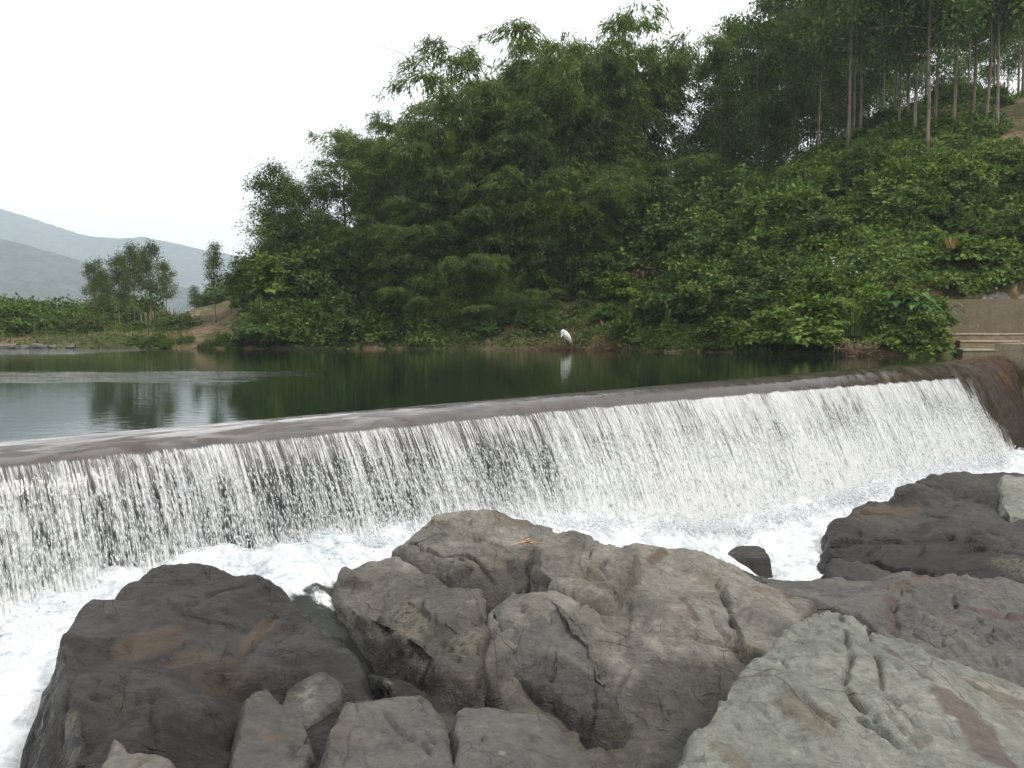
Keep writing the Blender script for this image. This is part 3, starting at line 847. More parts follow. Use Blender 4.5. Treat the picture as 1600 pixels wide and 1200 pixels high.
# large dark boulder in the lower left
build_rock("boulder", "large dark wet boulder at lower left beside the white foam, brown puddles on its top",
    [(300, 876, 5.15), (240, 884, 5.0), (185, 908, 4.85), (152, 940, 4.62), (330, 884, 5.15), (400, 898, 5.05), (450, 922, 4.95), (468, 940, 4.85),
     (120, 962, 4.35), (100, 992, 4.05), (88, 1020, 3.85), (300, 930, 4.75), (380, 950, 4.6), (250, 960, 4.45), (180, 990, 4.2),
     (440, 975, 4.5), (490, 980, 4.7), (522, 1010, 4.45), (560, 1045, 4.22), (300, 1030, 4.0), (340, 1055, 3.9), (400, 1010, 4.2), (470, 1020, 4.1),
     (130, 1040, 3.75), (105, 1080, 3.5), (105, 1130, 3.25), (118, 1190, 3.0), (130, 1260, 2.8), (160, 1060, 3.75), (230, 1080, 3.7), (130, 1130, 3.35), (180, 1180, 3.12),
     (280, 1110, 3.55), (330, 1110, 3.62), (260, 1180, 3.2), (250, 1290, 2.85), (350, 1290, 2.9), (420, 1130, 3.55), (500, 1100, 3.85), (480, 1280, 3.0), (600, 1090, 3.85)],
    M_DARK, -1.75, margin=.16, res=.012, facet=.048, fscale=1.2, groove=.03, seed=3.9, plane=.28, wet=.42, wetline=-.93,
    cracks=[(.014, .022, [(175, 960), (200, 1010), (195, 1060), (240, 1120)]), (.012, .02, [(285, 985), (310, 1030), (300, 1060)]), (.018, .03, [(340, 1060), (400, 1000), (440, 955)]),
            (.014, .025, [(130, 1010), (110, 1080), (95, 1160)]), (.016, .03, [(150, 1085), (230, 1095)]), (.02, .04, [(215, 1060), (250, 1100), (250, 1160)]),
            (.02, .03, [(300, 940), (340, 920), (400, 900)])],
    stains=[(OCH, .16, [(300, 1030), (340, 1050)]), (OCH, .12, [(215, 1010), (270, 990)]), (OCH, .05, [(350, 1040), (400, 990), (430, 965)]), (WET, .22, [(320, 1045)]),
            (LIC, .05, [(106, 1125), (110, 1185)])])

# egg-shaped and broken boulders beside it
build_rock("boulder", "rounded boulder with pale scratched cap wedged against the dark boulder",
    [(470, 1048, 3.95), (520, 1045, 4.0), (545, 1075, 3.86), (540, 1102, 3.72), (500, 1118, 3.62), (460, 1098, 3.7), (440, 1068, 3.85), (495, 1078, 3.74), (480, 1142, 3.52), (430, 1112, 3.65)],
    M_GREY, -1.6, margin=.05, res=.010, facet=.02, fscale=2.2, groove=.004, fine=.010, seed=8.1, wetline=-1.2, wet=.45,
    stains=[(LIC, .06, [(470, 1075), (475, 1085)])])
build_rock("boulder", "cracked grey boulder with cream lichen blotches at the bottom edge",
    [(370, 1100, 3.56), (420, 1090, 3.64), (450, 1104, 3.58), (490, 1128, 3.46), (500, 1172, 3.22), (360, 1134, 3.36), (355, 1182, 3.12), (420, 1142, 3.32), (440, 1192, 3.06), (400, 1290, 2.6), (500, 1290, 2.65), (340, 1290, 2.7)],
    M_GREY, -1.6, margin=.07, res=.010, facet=.05, fscale=2.4, groove=.015, fine=.014, seed=1.7, wet=.5,
    cracks=[(.014, .04, [(455, 1115), (460, 1160), (455, 1195)]), (.012, .03, [(455, 1160), (490, 1150)])],
    stains=[(OCH, .06, [(425, 1145)])])
build_rock("boulder", "small tan boulder cut by the bottom edge near the left corner",
    [(180, 1135, 3.05), (210, 1140, 3.02), (150, 1165, 2.85), (130, 1200, 2.68), (240, 1165, 2.9), (280, 1190, 2.82), (200, 1185, 2.78), (110, 1280, 2.45), (200, 1300, 2.4), (300, 1290, 2.5), (160, 1142, 3.0)],
    M_TAN, -1.6, margin=.06, res=.009, facet=.03, fscale=2.0, groove=.006, fine=.010, seed=5.9,
    cracks=[(.01, .02, [(225, 1150), (215, 1200)])])
build_rock("boulder", "smooth dark grey boulder in the bottom centre with a rounded top",
    [(640, 1066, 3.30), (600, 1075, 3.25), (560, 1092, 3.15), (520, 1115, 3.05), (665, 1068, 3.30), (690, 1098, 3.12), (700, 1140, 2.92), (500, 1150, 2.9), (490, 1190, 2.75), (600, 1120, 2.98), (650, 1120, 2.98), (560, 1160, 2.8), (640, 1180, 2.72), (715, 1190, 2.75), (480, 1290, 2.4), (600, 1300, 2.32), (730, 1290, 2.4), (535, 1105, 3.1)],
    M_GREY, -1.7, margin=.07, res=.009, facet=.045, fscale=1.5, groove=.010, fine=.011, seed=2.2,
    cracks=[(.008, .022, [(610, 1110), (640, 1150), (690, 1190)]), (.006, .015, [(530, 1130), (600, 1135)]), (.008, .02, [(660, 1075), (655, 1130), (690, 1160)])])
build_rock("boulder", "low blue-grey boulder with a dipped saddle top in the bottom centre",
    [(708, 1100, 3.25), (735, 1105, 3.28), (770, 1125, 3.18), (800, 1136, 3.12), (830, 1128, 3.18), (870, 1140, 3.12), (900, 1165, 3.0), (940, 1190, 2.9), (700, 1140, 3.0), (710, 1190, 2.78), (780, 1170, 2.9), (850, 1180, 2.85), (960, 1290, 2.5), (800, 1300, 2.42), (690, 1290, 2.45), (1000, 1240, 2.75)],
    M_GREY, -1.8, margin=.07, res=.009, facet=.035, fscale=1.7, groove=.007, fine=.010, seed=6.4,
    cracks=[(.008, .02, [(745, 1110), (760, 1160), (800, 1200)])], stains=[(LIC, .015, [(787, 1172)])])

# the big central rock: peak block, lower slab, main mass
build_rock("boulder", "blocky brown crag with a pointed peak in front of the falling water",
    [(740, 784, 6.75), (700, 792, 6.7), (665, 812, 6.6), (640, 850, 6.45), (790, 796, 6.75), (825, 812, 6.7), (850, 826, 6.75), (900, 838, 6.8), (690, 830, 6.35), (740, 820, 6.4), (780, 830, 6.4),
     (700, 870, 6.15), (740, 900, 6.0), (780, 880, 6.1), (815, 850, 6.3), (800, 905, 6.0), (650, 890, 6.2), (830, 900, 6.0), (860, 870, 6.4), (615, 860, 6.5), (625, 848, 6.6), (680, 905, 6.05), (760, 940, 5.85)],
    M_TAN, -2.1, margin=.10, res=.012, facet=.085, fscale=1.5, groove=.02, fine=.018, seed=4.6, wetline=-1.02,
    cracks=[(.015, .045, [(660, 850), (720, 870), (790, 850)]), (.014, .04, [(735, 800), (745, 840), (790, 850)]), (.012, .03, [(790, 850), (800, 890)])],
    stains=[(OCH, .12, [(780, 800), (810, 810)]), (WET, .18, [(650, 880), (620, 865)]), (WET, .14, [(815, 885)]), (LIC, .03, [(722, 795)])])
build_rock("boulder", "dark brown ledge sloping to the foam with an undercut black edge",
    [(512, 905, 6.1), (545, 890, 6.3), (580, 878, 6.4), (620, 868, 6.4), (640, 880, 6.3), (520, 930, 5.95), (530, 950, 5.8), (575, 945, 5.72), (600, 900, 6.1), (660, 915, 5.95), (700, 925, 5.85), (750, 930, 5.8), (760, 960, 5.55),
     (600, 960, 5.5), (620, 990, 5.28), (660, 1000, 5.12), (650, 960, 5.42), (700, 965, 5.4), (700, 1010, 5.05), (740, 1030, 4.92), (690, 1045, 4.85), (770, 1000, 5.2), (740, 1075, 4.72)],
    M_TAN, -2.1, margin=.09, res=.012, facet=.08, fscale=1.8, groove=.025, fine=.018, seed=7.7, wetline=-1.06, wet=.14,
    cracks=[(.02, .06, [(575, 940), (600, 985), (640, 1010)]), (.016, .04, [(670, 960), (690, 1000), (720, 1030)]), (.016, .03, [(640, 905), (690, 920), (740, 925)])],
    stains=[(LIC, .13, [(630, 945), (650, 980)]), (LIC, .1, [(740, 980), (735, 1010)]), (OCH, .1, [(640, 985)]), (WET, .22, [(540, 930), (590, 975), (650, 1020)]), (WET, .15, [(600, 900), (680, 920)])])
build_rock("boulder", "massive tan and grey rock in the centre split by long cracks",
    [(850, 828, 6.55), (835, 838, 6.45), (880, 836, 6.6), (930, 848, 6.65), (965, 858, 6.7), (1000, 856, 6.75), (1035, 849, 6.85), (1075, 866, 6.85), (1110, 882, 6.8), (1150, 898, 6.75), (1200, 918, 6.65), (1240, 932, 6.5), (1272, 942, 6.4),
     (830, 870, 6.2), (815, 895, 5.95), (850, 900, 5.95), (900, 880, 6.2), (960, 890, 6.2), (1030, 890, 6.3), (1090, 910, 6.2), (1150, 940, 5.95), (1220, 960, 5.85),
     (760, 945, 5.6), (770, 975, 5.35), (800, 930, 5.75), (860, 950, 5.32), (920, 940, 5.42), (980, 930, 5.62), (1050, 950, 5.5), (1120, 975, 5.42), (1180, 1000, 5.35), (1210, 1010, 5.2),
     (790, 1040, 5.12), (750, 1060, 5.0), (860, 1020, 5.2), (930, 1010, 5.22), (990, 990, 5.32), (1060, 1020, 5.2), (1130, 1050, 5.1), (820, 1090, 4.98), (880, 1100, 4.95), (960, 1080, 4.95), (1040, 1090, 4.9), (1100, 1110, 4.85),
     (910, 1150, 4.72), (990, 1150, 4.68), (1050, 1170, 4.6), (960, 1190, 4.5), (1030, 1215, 4.35), (1080, 1240, 4.2), (1010, 1290, 4.0)],
    M_TAN, -2.5, margin=.12, res=.013, facet=.085, fscale=1.05, groove=.022, fine=.016, seed=9.2, aniso=(1, 1, .8), wetline=-1.38,
    cracks=[(.02, .06, [(1120, 905), (1140, 940), (1155, 965), (1145, 1005), (1175, 1020)]), (.014, .04, [(1110, 945), (1120, 975), (1150, 1010)]), (.012, .03, [(1160, 920), (1150, 960)]),
            (.012, .035, [(980, 980), (1060, 990), (1140, 1005)]), (.02, .06, [(960, 865), (945, 880), (965, 890)]), (.014, .045, [(940, 860), (925, 900), (915, 940), (890, 1000)]),
            (.02, .05, [(770, 955), (830, 905), (850, 880)]), (.015, .03, [(860, 960), (980, 930), (970, 1010)]), (.02, .05, [(1000, 855), (960, 880), (900, 890)]), (.015, .04, [(900, 1020), (920, 1090), (950, 1140)]),
            (.015, .035, [(985, 930), (985, 990), (990, 1040), (960, 1080)])],
    stains=[(OCH, .07, [(1020, 870), (1040, 860)]), (MAR, .05, [(1020, 872), (1042, 856)]), (OCH, .16, [(1110, 900), (1180, 915), (1230, 935)]), (OCH, .08, [(1150, 1010), (1185, 1020)]), (OCH, .10, [(920, 870), (905, 900)]),
            (WET, .35, [(830, 1080), (920, 1120), (1010, 1170)]), (MAR, .04, [(1070, 930), (1090, 960)])])

build_rock("boulder", "rounded pale lobe at the central rock's right end, bounded by a dark crack",
    [(1125, 903, 6.5), (1180, 922, 6.42), (1235, 942, 6.2), (1262, 962, 5.95), (1150, 950, 5.72), (1200, 962, 5.62), (1240, 985, 5.5), (1160, 1005, 5.2), (1205, 1018, 5.08), (1232, 1000, 5.2), (1140, 975, 5.45)],
    M_TAN, -2.3, margin=.10, res=.011, facet=.05, fscale=1.5, groove=.01, fine=.014, seed=41.0, stains=[(OCH, .1, [(1160, 1000), (1190, 1015)]), (OCH, .08, [(1200, 935), (1250, 950)])], cracks=[(.012, .03, [(1185, 925), (1175, 970), (1190, 1010)])])
build_rock("boulder", "tan flat topped block wedged on the crest of the central rock beside the crag",
    [(848, 832, 6.5), (900, 838, 6.55), (960, 854, 6.55), (1000, 866, 6.4), (990, 900, 5.95), (940, 922, 5.55), (885, 918, 5.58), (838, 890, 5.85), (905, 872, 6.05), (950, 885, 6.0), (860, 860, 6.15)],
    M_TAN, -2.3, margin=.07, res=.011, facet=.09, fscale=1.6, groove=.02, fine=.016, seed=43.0, aniso=(1.2, 1.2, .6), cracks=[(.016, .05, [(960, 862), (945, 880), (955, 895)]), (.014, .04, [(920, 850), (915, 890), (900, 920)])], stains=[(OCH, .08, [(925, 880), (915, 900)])])
build_rock("boulder", "steep grey brown face of the central rock dropping into the black channel",
    [(762, 950, 5.45), (800, 925, 5.65), (850, 932, 5.45), (905, 946, 5.25), (935, 1000, 5.08), (958, 1070, 4.82), (935, 1145, 4.58), (870, 1095, 4.82), (800, 1068, 4.95), (765, 1010, 5.2), (860, 1010, 5.05), (880, 1050, 4.93), (985, 1120, 4.6)],
    M_GREY, -2.4, margin=.08, res=.011, facet=.09, fscale=1.5, groove=.02, fine=.016, seed=45.0, aniso=(1.3, 1.3, .5), wet=.2, wetline=-1.45, cracks=[(.014, .04, [(850, 940), (870, 1010), (860, 1080)]), (.012, .03, [(905, 950), (900, 1020), (920, 1090), (950, 1140)])], stains=[(WET, .3, [(850, 1080), (930, 1140)])])

# right-hand rocks
build_rock("boulder", "pale green-grey rock in the lower right corner with a maroon patch",
    [(1292, 946, 5.05), (1262, 952, 5.0), (1238, 972, 4.9), (1224, 1000, 4.72), (1190, 1022, 4.55), (1150, 1055, 4.35), (1118, 1095, 4.12), (1085, 1140, 3.85), (1062, 1185, 3.62), (1050, 1230, 3.45), (1330, 952, 5.0), (1372, 978, 4.9), (1410, 1005, 4.75), (1450, 1030, 4.65), (1500, 1060, 4.55), (1550, 1090, 4.45), (1610, 1120, 4.4),
     (1290, 1000, 4.6), (1340, 1010, 4.58), (1260, 1060, 4.2), (1330, 1070, 4.15), (1400, 1060, 4.25), (1200, 1100, 3.95), (1280, 1130, 3.8), (1360, 1140, 3.75), (1450, 1110, 3.98), (1520, 1140, 3.85), (1150, 1180, 3.5), (1250, 1190, 3.45), (1350, 1200, 3.4), (1470, 1190, 3.5), (1580, 1190, 3.6),
     (1660, 1180, 3.8), (1100, 1290, 3.0), (1300, 1300, 2.95), (1500, 1300, 3.0), (1680, 1290, 3.2)],
    M_GREEN, -2.4, margin=.09, res=.011, facet=.06, fscale=1.6, groove=.011, fine=.016, seed=12.3, aniso=(1.5, .8, 1),
    cracks=[(.018, .06, [(1320, 955), (1335, 1010), (1325, 1060), (1370, 1120)]), (.014, .05, [(1360, 975), (1385, 1060), (1395, 1110), (1430, 1160)]), (.014, .04, [(1250, 1000), (1290, 1000), (1310, 1010)]),
            (.012, .035, [(1215, 1025), (1260, 1080), (1310, 1130), (1380, 1190)]), (.012, .03, [(1110, 1100), (1200, 1090), (1215, 1120), (1240, 1180)]), (.015, .05, [(1340, 1110), (1400, 1160), (1420, 1200)]),
            (.014, .04, [(1405, 1080), (1430, 1130), (1445, 1150)]), (.01, .03, [(1150, 1120), (1190, 1160)]), (.012, .03, [(1385, 1000), (1420, 1090)])],
    stains=[(MAR, .12, [(1490, 1085), (1530, 1130), (1555, 1180)]), (MAR, .05, [(1395, 1010), (1450, 1050)]), (OCH, .11, [(1240, 1090), (1275, 1125)]), (OCH, .04, [(1330, 1070), (1345, 1100)]), (MAR, .03, [(1355, 985), (1372, 1040)]), (OCH, .06, [(1130, 1160), (1160, 1190)]), (OCH, .06, [(1430, 1150)])])
build_rock("boulder", "narrow yellowish stone strip behind the green-grey rock at the right edge",
    [(1440, 1010, 5.3), (1480, 1030, 5.25), (1540, 1050, 5.25), (1610, 1075, 5.25), (1470, 1050, 5.0), (1520, 1080, 4.85), (1580, 1110, 4.75), (1650, 1140, 4.7), (1680, 1100, 5.1), (1400, 985, 5.3)],
    M_GREEN, -2.4, margin=.10, res=.012, facet=.05, fscale=1.8, groove=.012, fine=.012, seed=14.1, stains=[(OCH, .2, [(1540, 1070), (1590, 1090)]), (LIC, .05, [(1500, 1050), (1600, 1080)])])
build_rock("boulder", "wide purple-grey rock with upright ridges in the middle right",
    [(1385, 908, 7.6), (1420, 902, 7.7), (1480, 896, 7.8), (1540, 902, 7.8), (1600, 920, 7.7), (1670, 940, 7.7), (1395, 940, 7.1), (1450, 930, 7.2), (1520, 930, 7.3), (1590, 945, 7.2),
     (1380, 985, 6.4), (1400, 1000, 6.2), (1450, 1000, 6.3), (1520, 1010, 6.25), (1590, 1020, 6.2), (1650, 1030, 6.3), (1450, 1050, 5.75), (1530, 1060, 5.7), (1600, 1080, 5.65), (1340, 960, 6.5)],
    M_GREY, -2.7, margin=.14, res=.011, facet=.065, fscale=1.5, groove=.015, fine=.022, seed=16.8, aniso=(1.7, .8, .5),
    cracks=[(.03, .08, [(1400, 915), (1392, 950), (1410, 990)]), (.024, .07, [(1500, 930), (1490, 980), (1510, 1030)]), (.024, .07, [(1570, 940), (1565, 990), (1580, 1030)]), (.024, .06, [(1530, 960), (1545, 1000), (1570, 1040)])],
    stains=[(OCH, .15, [(1400, 910), (1480, 900)]), (MAR, .07, [(1395, 930), (1400, 980)]), (MAR, .06, [(1500, 940), (1600, 960)])])
build_rock("boulder", "low smooth slate-coloured rock lying between the foam and the ridged rock",
    [(1180, 900, 7.9), (1220, 902, 8.0), (1290, 905, 8.1), (1340, 908, 8.0), (1390, 905, 8.0), (1430, 900, 8.2), (1200, 915, 7.5), (1280, 930, 7.3), (1310, 922, 7.5), (1370, 935, 7.2), (1420, 930, 7.5), (1330, 965, 6.7), (1380, 975, 6.6), (1290, 945, 6.9), (1240, 930, 7.1)],
    M_GREY, -2.8, margin=.12, res=.011, facet=.05, fscale=1.3, groove=.01, fine=.014, seed=18.5, wet=.2, stains=[(LIC, .015, [(1272, 908)])])
build_rock("boulder", "small low rock poking out under the big black rock at the water's edge",
    [(1285, 885, 9.6), (1310, 874, 9.9), (1340, 876, 9.9), (1380, 888, 9.8), (1410, 896, 9.6), (1300, 900, 9.2), (1350, 905, 9.0), (1420, 910, 9.0), (1460, 905, 9.5)],
    M_BACK, -3.2, margin=.12, res=.02, facet=.06, fscale=1.4, groove=.01, fine=.02, seed=19.9, wet=.2)
build_rock("boulder", "big black rock beside the white water at the right with layered sides",
    [(1292, 830, 11.9), (1310, 812, 12.1), (1345, 790, 12.4), (1390, 782, 12.5), (1425, 772, 12.7), (1450, 755, 13.2), (1500, 744, 13.5), (1560, 740, 13.6), (1620, 742, 13.6), (1690, 744, 13.5),
     (1288, 850, 11.5), (1300, 868, 11.2), (1350, 830, 11.6), (1420, 810, 11.9), (1500, 790, 12.3), (1580, 790, 12.2), (1650, 800, 12.1), (1360, 868, 10.9), (1430, 850, 11.0), (1500, 840, 11.0), (1580, 840, 10.9), (1660, 850, 10.8),
     (1420, 885, 10.4), (1500, 885, 10.2), (1580, 890, 10.0), (1660, 900, 9.9), (1560, 915, 9.6), (1640, 930, 9.4), (1520, 905, 9.8)],
    M_BACK, -3.6, margin=.18, res=.024, facet=.075, fscale=.8, groove=.05, fine=.035, seed=21.4, aniso=(.8, .8, 2.0), wetline=-2.15, wet=.1,
    cracks=[(.05, .12, [(1300, 845), (1380, 840), (1480, 835)]), (.04, .10, [(1350, 795), (1450, 800), (1560, 830)]), (.04, .1, [(1430, 860), (1520, 850), (1600, 860)])],
    stains=[(LIC, .25, [(1570, 875), (1600, 880)]), (OCH, .2, [(1350, 800), (1420, 790)])])
build_rock("boulder", "pale green-grey hump at the right edge on top of the black rock",
    [(1565, 745, 12.9), (1600, 740, 13.0), (1650, 742, 13.0), (1560, 780, 12.2), (1600, 790, 12.0), (1650, 800, 11.9), (1585, 830, 11.3), (1650, 840, 11.2), (1700, 780, 12.2)],
    M_GREEN, -3.0, margin=.15, res=.024, facet=.08, fscale=1.1, groove=.02, fine=.02, seed=23.0)
build_rock("boulder", "small dark wet stone with two bumps standing alone in the white water",
    [(1128, 858, 11.2), (1150, 853, 11.3), (1165, 858, 11.2), (1185, 850, 11.3), (1197, 856, 11.2), (1204, 874, 10.9), (1130, 872, 10.9), (1165, 872, 10.85), (1120, 868, 11.0)],
    M_DARK, -3.0, margin=.07, res=.012, facet=.03, fscale=2.0, groove=.008, fine=.012, seed=25.5, wet=1.0)
build_rock("boulder", "flat dark shelf behind the tan rock at the edge of the foam pool",
    [(1080, 872, 8.2), (1130, 886, 8.3), (1180, 896, 8.4), (1220, 905, 8.4), (1100, 885, 7.7), (1150, 900, 7.7), (1200, 912, 7.6), (1060, 868, 7.8)],
    M_DARK, -3.0, margin=.12, res=.02, facet=.05, fscale=1.6, groove=.01, fine=.015, seed=27.1, wet=.5)
build_rock("boulder", "dark wet rock lining the narrow black channel in the lower centre",
    [(600, 1050, 4.6), (640, 1068, 4.55), (690, 1095, 4.48), (720, 1118, 4.35), (760, 1140, 4.2), (610, 1078, 4.3), (660, 1103, 4.15), (700, 1138, 3.9), (560, 1030, 4.6), (740, 1160, 3.7)],
    M_DARK, -2.0, margin=.10, res=.011, facet=.05, fscale=2.2, groove=.012, fine=.015, seed=29.3, wet=1.0, stains=[(LIC, .04, [(620, 1050)])])

# ------------------------------------------------------------------ far hills
def ridge_mesh(name, dist, prof, depth, seed, mat):
    xs = np.linspace(-2000, 1300, 300) * min(1, dist / 1600)
    px = 800 + F_PX * xs / dist
    top = np.interp(px, [p[0] for p in prof], [p[1] for p in prof])
    zt = CAM_H + (518 - top) * dist / F_PX
    rows = []
    for k, t in enumerate(np.linspace(-1, 1, 33)):
        y = dist + t * depth
        z = zt * (1 - abs(t) ** 1.3) - 6 * abs(t)
        q = np.stack([xs * 0.006, np.full_like(xs, y * 0.006), np.full_like(xs, seed)], -1)
        z = z + zt * (0.20 * fbm(q, 4) * (1 - abs(t)) * abs(t) * 3.0 + 0.012 * fbm(q * 9, 3))
        rows.append(np.stack([xs, np.full_like(xs, y), z], -1))
    v = np.stack(rows, 0)
    return make_mesh(name, v.reshape(-1, 3), grid_faces(v.shape[0], v.shape[1]))

m, nt = new_mat("hill_forest"); n = N(nt)
pos = n.geo().outputs['Position']
t = n.noise(pos, 0.045, 8, 0.7)
col = n.ramp(t, [(0.36, (.008, .020, .018)), (0.5, (.028, .048, .038)), (0.64, (.085, .110, .075))])
p = n('ShaderNodeBsdfPrincipled', {'Base Color': col, 'Roughness': 1.0, 'Specular IOR Level': 0.0, 'Normal': n.bump(t, 1.0, 12.0)})
n.out(p.outputs[0]); M_HILL = m
tag(link("hills", ridge_mesh("hills", 1000, [(-900, 330), (-300, 350), (0, 372), (60, 388), (130, 408), (200, 432), (270, 446), (330, 458), (430, 478), (560, 505), (700, 520), (3000, 525)], 260, 2.0, M_HILL), M_HILL), kind="structure")
tag(link("hills", ridge_mesh("hills", 1750, [(-900, 200), (-300, 270), (0, 326), (50, 340), (100, 358), (150, 372), (190, 374), (230, 372), (270, 380), (330, 394), (400, 405), (450, 412), (560, 440), (800, 490), (1000, 520), (3000, 522)], 420, 5.0, M_HILL), M_HILL), kind="structure")

# ------------------------------------------------------------------ plants
M_BARK = plain_material("pale_bark", (.20, .15, .11), (.11, .075, .05), 6, .9, .6, .02, (1, 1, .25))
M_BARK_RED = plain_material("brown_bark", (.27, .215, .17), (.14, .105, .08), 6, .9, .6, .02, (1, 1, .25))
M_BARK_GREY = plain_material("grey_bark", (.27, .235, .19), (.12, .095, .075), 6, .9, .6, .02, (1, 1, .25))
M_CULM = plain_material("bamboo_culm", (.10, .11, .045), (.06, .055, .03), 3, .6, .2, .01, (1, 1, .3))
M_TWIG = plain_material("dead_twig", (.26, .19, .12), (.13, .085, .055), 5, .9, .3, .01)
M_LEAF_TREE = leaf_material("hill_tree_leaves", (0.030, 0.060, 0.024), (0.063, 0.113, 0.034), (0.130, 0.195, 0.053), (.15, .14, .05), trans=.28)
M_LEAF_BAMBOO = leaf_material("bamboo_leaves", (0.044, 0.076, 0.029), (0.084, 0.130, 0.044), (0.149, 0.194, 0.066), None, trans=.4)
M_LEAF_BAMBOO2 = leaf_material("young_bamboo_leaves", (0.055, 0.099, 0.034), (0.104, 0.163, 0.048), (0.181, 0.235, 0.075), (0.132, 0.117, 0.040), trans=.4)
M_LEAF_SHRUB = leaf_material("shrub_leaves", (0.028, 0.056, 0.017), (0.058, 0.106, 0.028), (0.123, 0.178, 0.043), (.15, .14, .05), trans=.25, patch=.5)
M_LEAF_VINE = leaf_material("vine_leaves", (0.038, 0.074, 0.019), (0.077, 0.134, 0.028), (0.155, 0.216, 0.048), (.15, .14, .05), trans=.25, patch=.45)
M_LEAF_OLIVE = leaf_material("olive_leaves", (.036, .055, .020), (.064, .095, .032), (.105, .140, .050), (0.200, 0.140, 0.080), trans=.25)
M_GRASS = leaf_material("grass_blades", (.07, .115, .045), (.12, .18, .08), (.19, .25, .12), (.25, .2, .1), trans=.25)
M_DRYGRASS = leaf_material("dry_grass", (.13, .085, .045), (.21, .15, .08), (.30, .22, .12), None, trans=.2)
M_DRYVINE = leaf_material("withered_leaves", (.07, .05, .03), (.12, .085, .045), (.16, .13, .06), None, trans=.2)
M_TARO = leaf_material("broad_leaves", (.028, .075, .024), (.050, .115, .034), (.090, .165, .045), None, trans=.2)

def norm(a): return a / (np.linalg.norm(a, axis=-1, keepdims=True) + 1e-9)

def leaf_quads(P, D, U, L, Wd, at=0.42, fold=0.12):
    D = norm(D); S = norm(np.cross(D, U)); Nn = np.cross(S, D)
    L = np.broadcast_to(L, (len(P),))[:, None]; Wd = np.broadcast_to(Wd, (len(P),))[:, None]
    v0 = P; v2 = P + D * L - Nn * L * 0.06
    mid = P + D * L * at + Nn * Wd * fold
    v = np.stack([v0, mid + S * Wd / 2, v2, mid - S * Wd / 2], 1).reshape(-1, 3)
    return v, np.arange(len(P) * 4).reshape(-1, 4)

def rnd_dirs(n, r, zb=0.0):
    d = r.normal(size=(n, 3)); d[:, 2] += zb
    return norm(d)

def clumps(cent, n_each, spread, L, Wd, r, droop=-0.3, out=0.6, ctr=None):
    """leaf clusters round centres"""
    k = len(cent)
    off = r.normal(size=(k, n_each, 3)) * np.array([spread, spread, spread * 0.7])
    P = (cent[:, None] + off).reshape(-1, 3)
    D = norm(off.reshape(-1, 3)) * out + rnd_dirs(len(P), r) * 0.7 + np.array([0, 0, droop])
    U = rnd_dirs(len(P), r) * 0.6 + np.array([0, 0, 1.0])
    s = r.uniform(0.65, 1.25, len(P))
    return leaf_quads(P, D, U, L * s, Wd * s)

def tree_meshes(seed, H, trunk_r, bare, spread, n_limb, leaf, n_leaf, leafmat, barkmat, lean=0.03, clump=0.36, sparse=1.0):
    r = np.random.default_rng(seed)
    t = np.linspace(0, 1, 9)
    wob = np.cumsum(r.normal(0, lean, (9, 2)), 0) * H / 12
    path = np.stack([wob[:, 0] - wob[0, 0], wob[:, 1] - wob[0, 1], t * H * 0.94 - 0.4], -1)
    items = [(path, trunk_r * (1 - 0.82 * t))]
    cents = []
    for i in range(n_limb):
        f = bare + (0.98 - bare) * (i + r.random()) / n_limb
        b = np.array([np.interp(f, t, path[:, k]) for k in range(3)])
        a = i * 2.4 + r.uniform(-.5, .5)
        ln = spread * (1.05 - 0.75 * ((f - bare) / (1 - bare)) ** 1.3) * r.uniform(.6, 1.15)
        up = r.uniform(.25, .8)
        s = np.linspace(0, 1, 5)
        lp = b + np.stack([np.cos(a) * s * ln, np.sin(a) * s * ln, up * ln * s - 0.25 * ln * s * s], -1) + r.normal(0, .06, (5, 3)) * s[:, None]
        items.append((lp, trunk_r * 0.34 * (1 - .8 * s)))
        for _ in range(int(5 * sparse) + 1):
            q = r.uniform(.35, 1.05)
            cents.append(b + (lp[-1] - b) * q + r.normal(0, .30, 3) * ln * .6 * np.array([1, 1, .8]))
        for _ in range(2):
            q = r.uniform(.4, .9); st = b + (lp[-1] - b) * q
            e = st + r.normal(0, .35, 3) * ln * .7 + np.array([0, 0, .2])
            items.append((np.stack([st, (st + e) / 2 + r.normal(0, .04, 3), e]), trunk_r * np.array([.16, .11, .05])))
            cents += [e, (st + e) / 2]
    cents.append(path[-1])
    v, f = clumps(np.array(cents), n_leaf, clump, leaf[0], leaf[1], r)
    return tubes_mesh("trunk", items, 6), make_mesh("crown", v, f, False), leafmat, barkmat

def tree(name, label, cat, meshes, loc, rz, sc, group=None):
    tr, cr, lm, bm = meshes
    e = empty(name, tuple(loc), rz, sc)
    link("trunk", tr, bm, e); link("crown", cr, lm, e)
    return tag(e, label, cat, group)

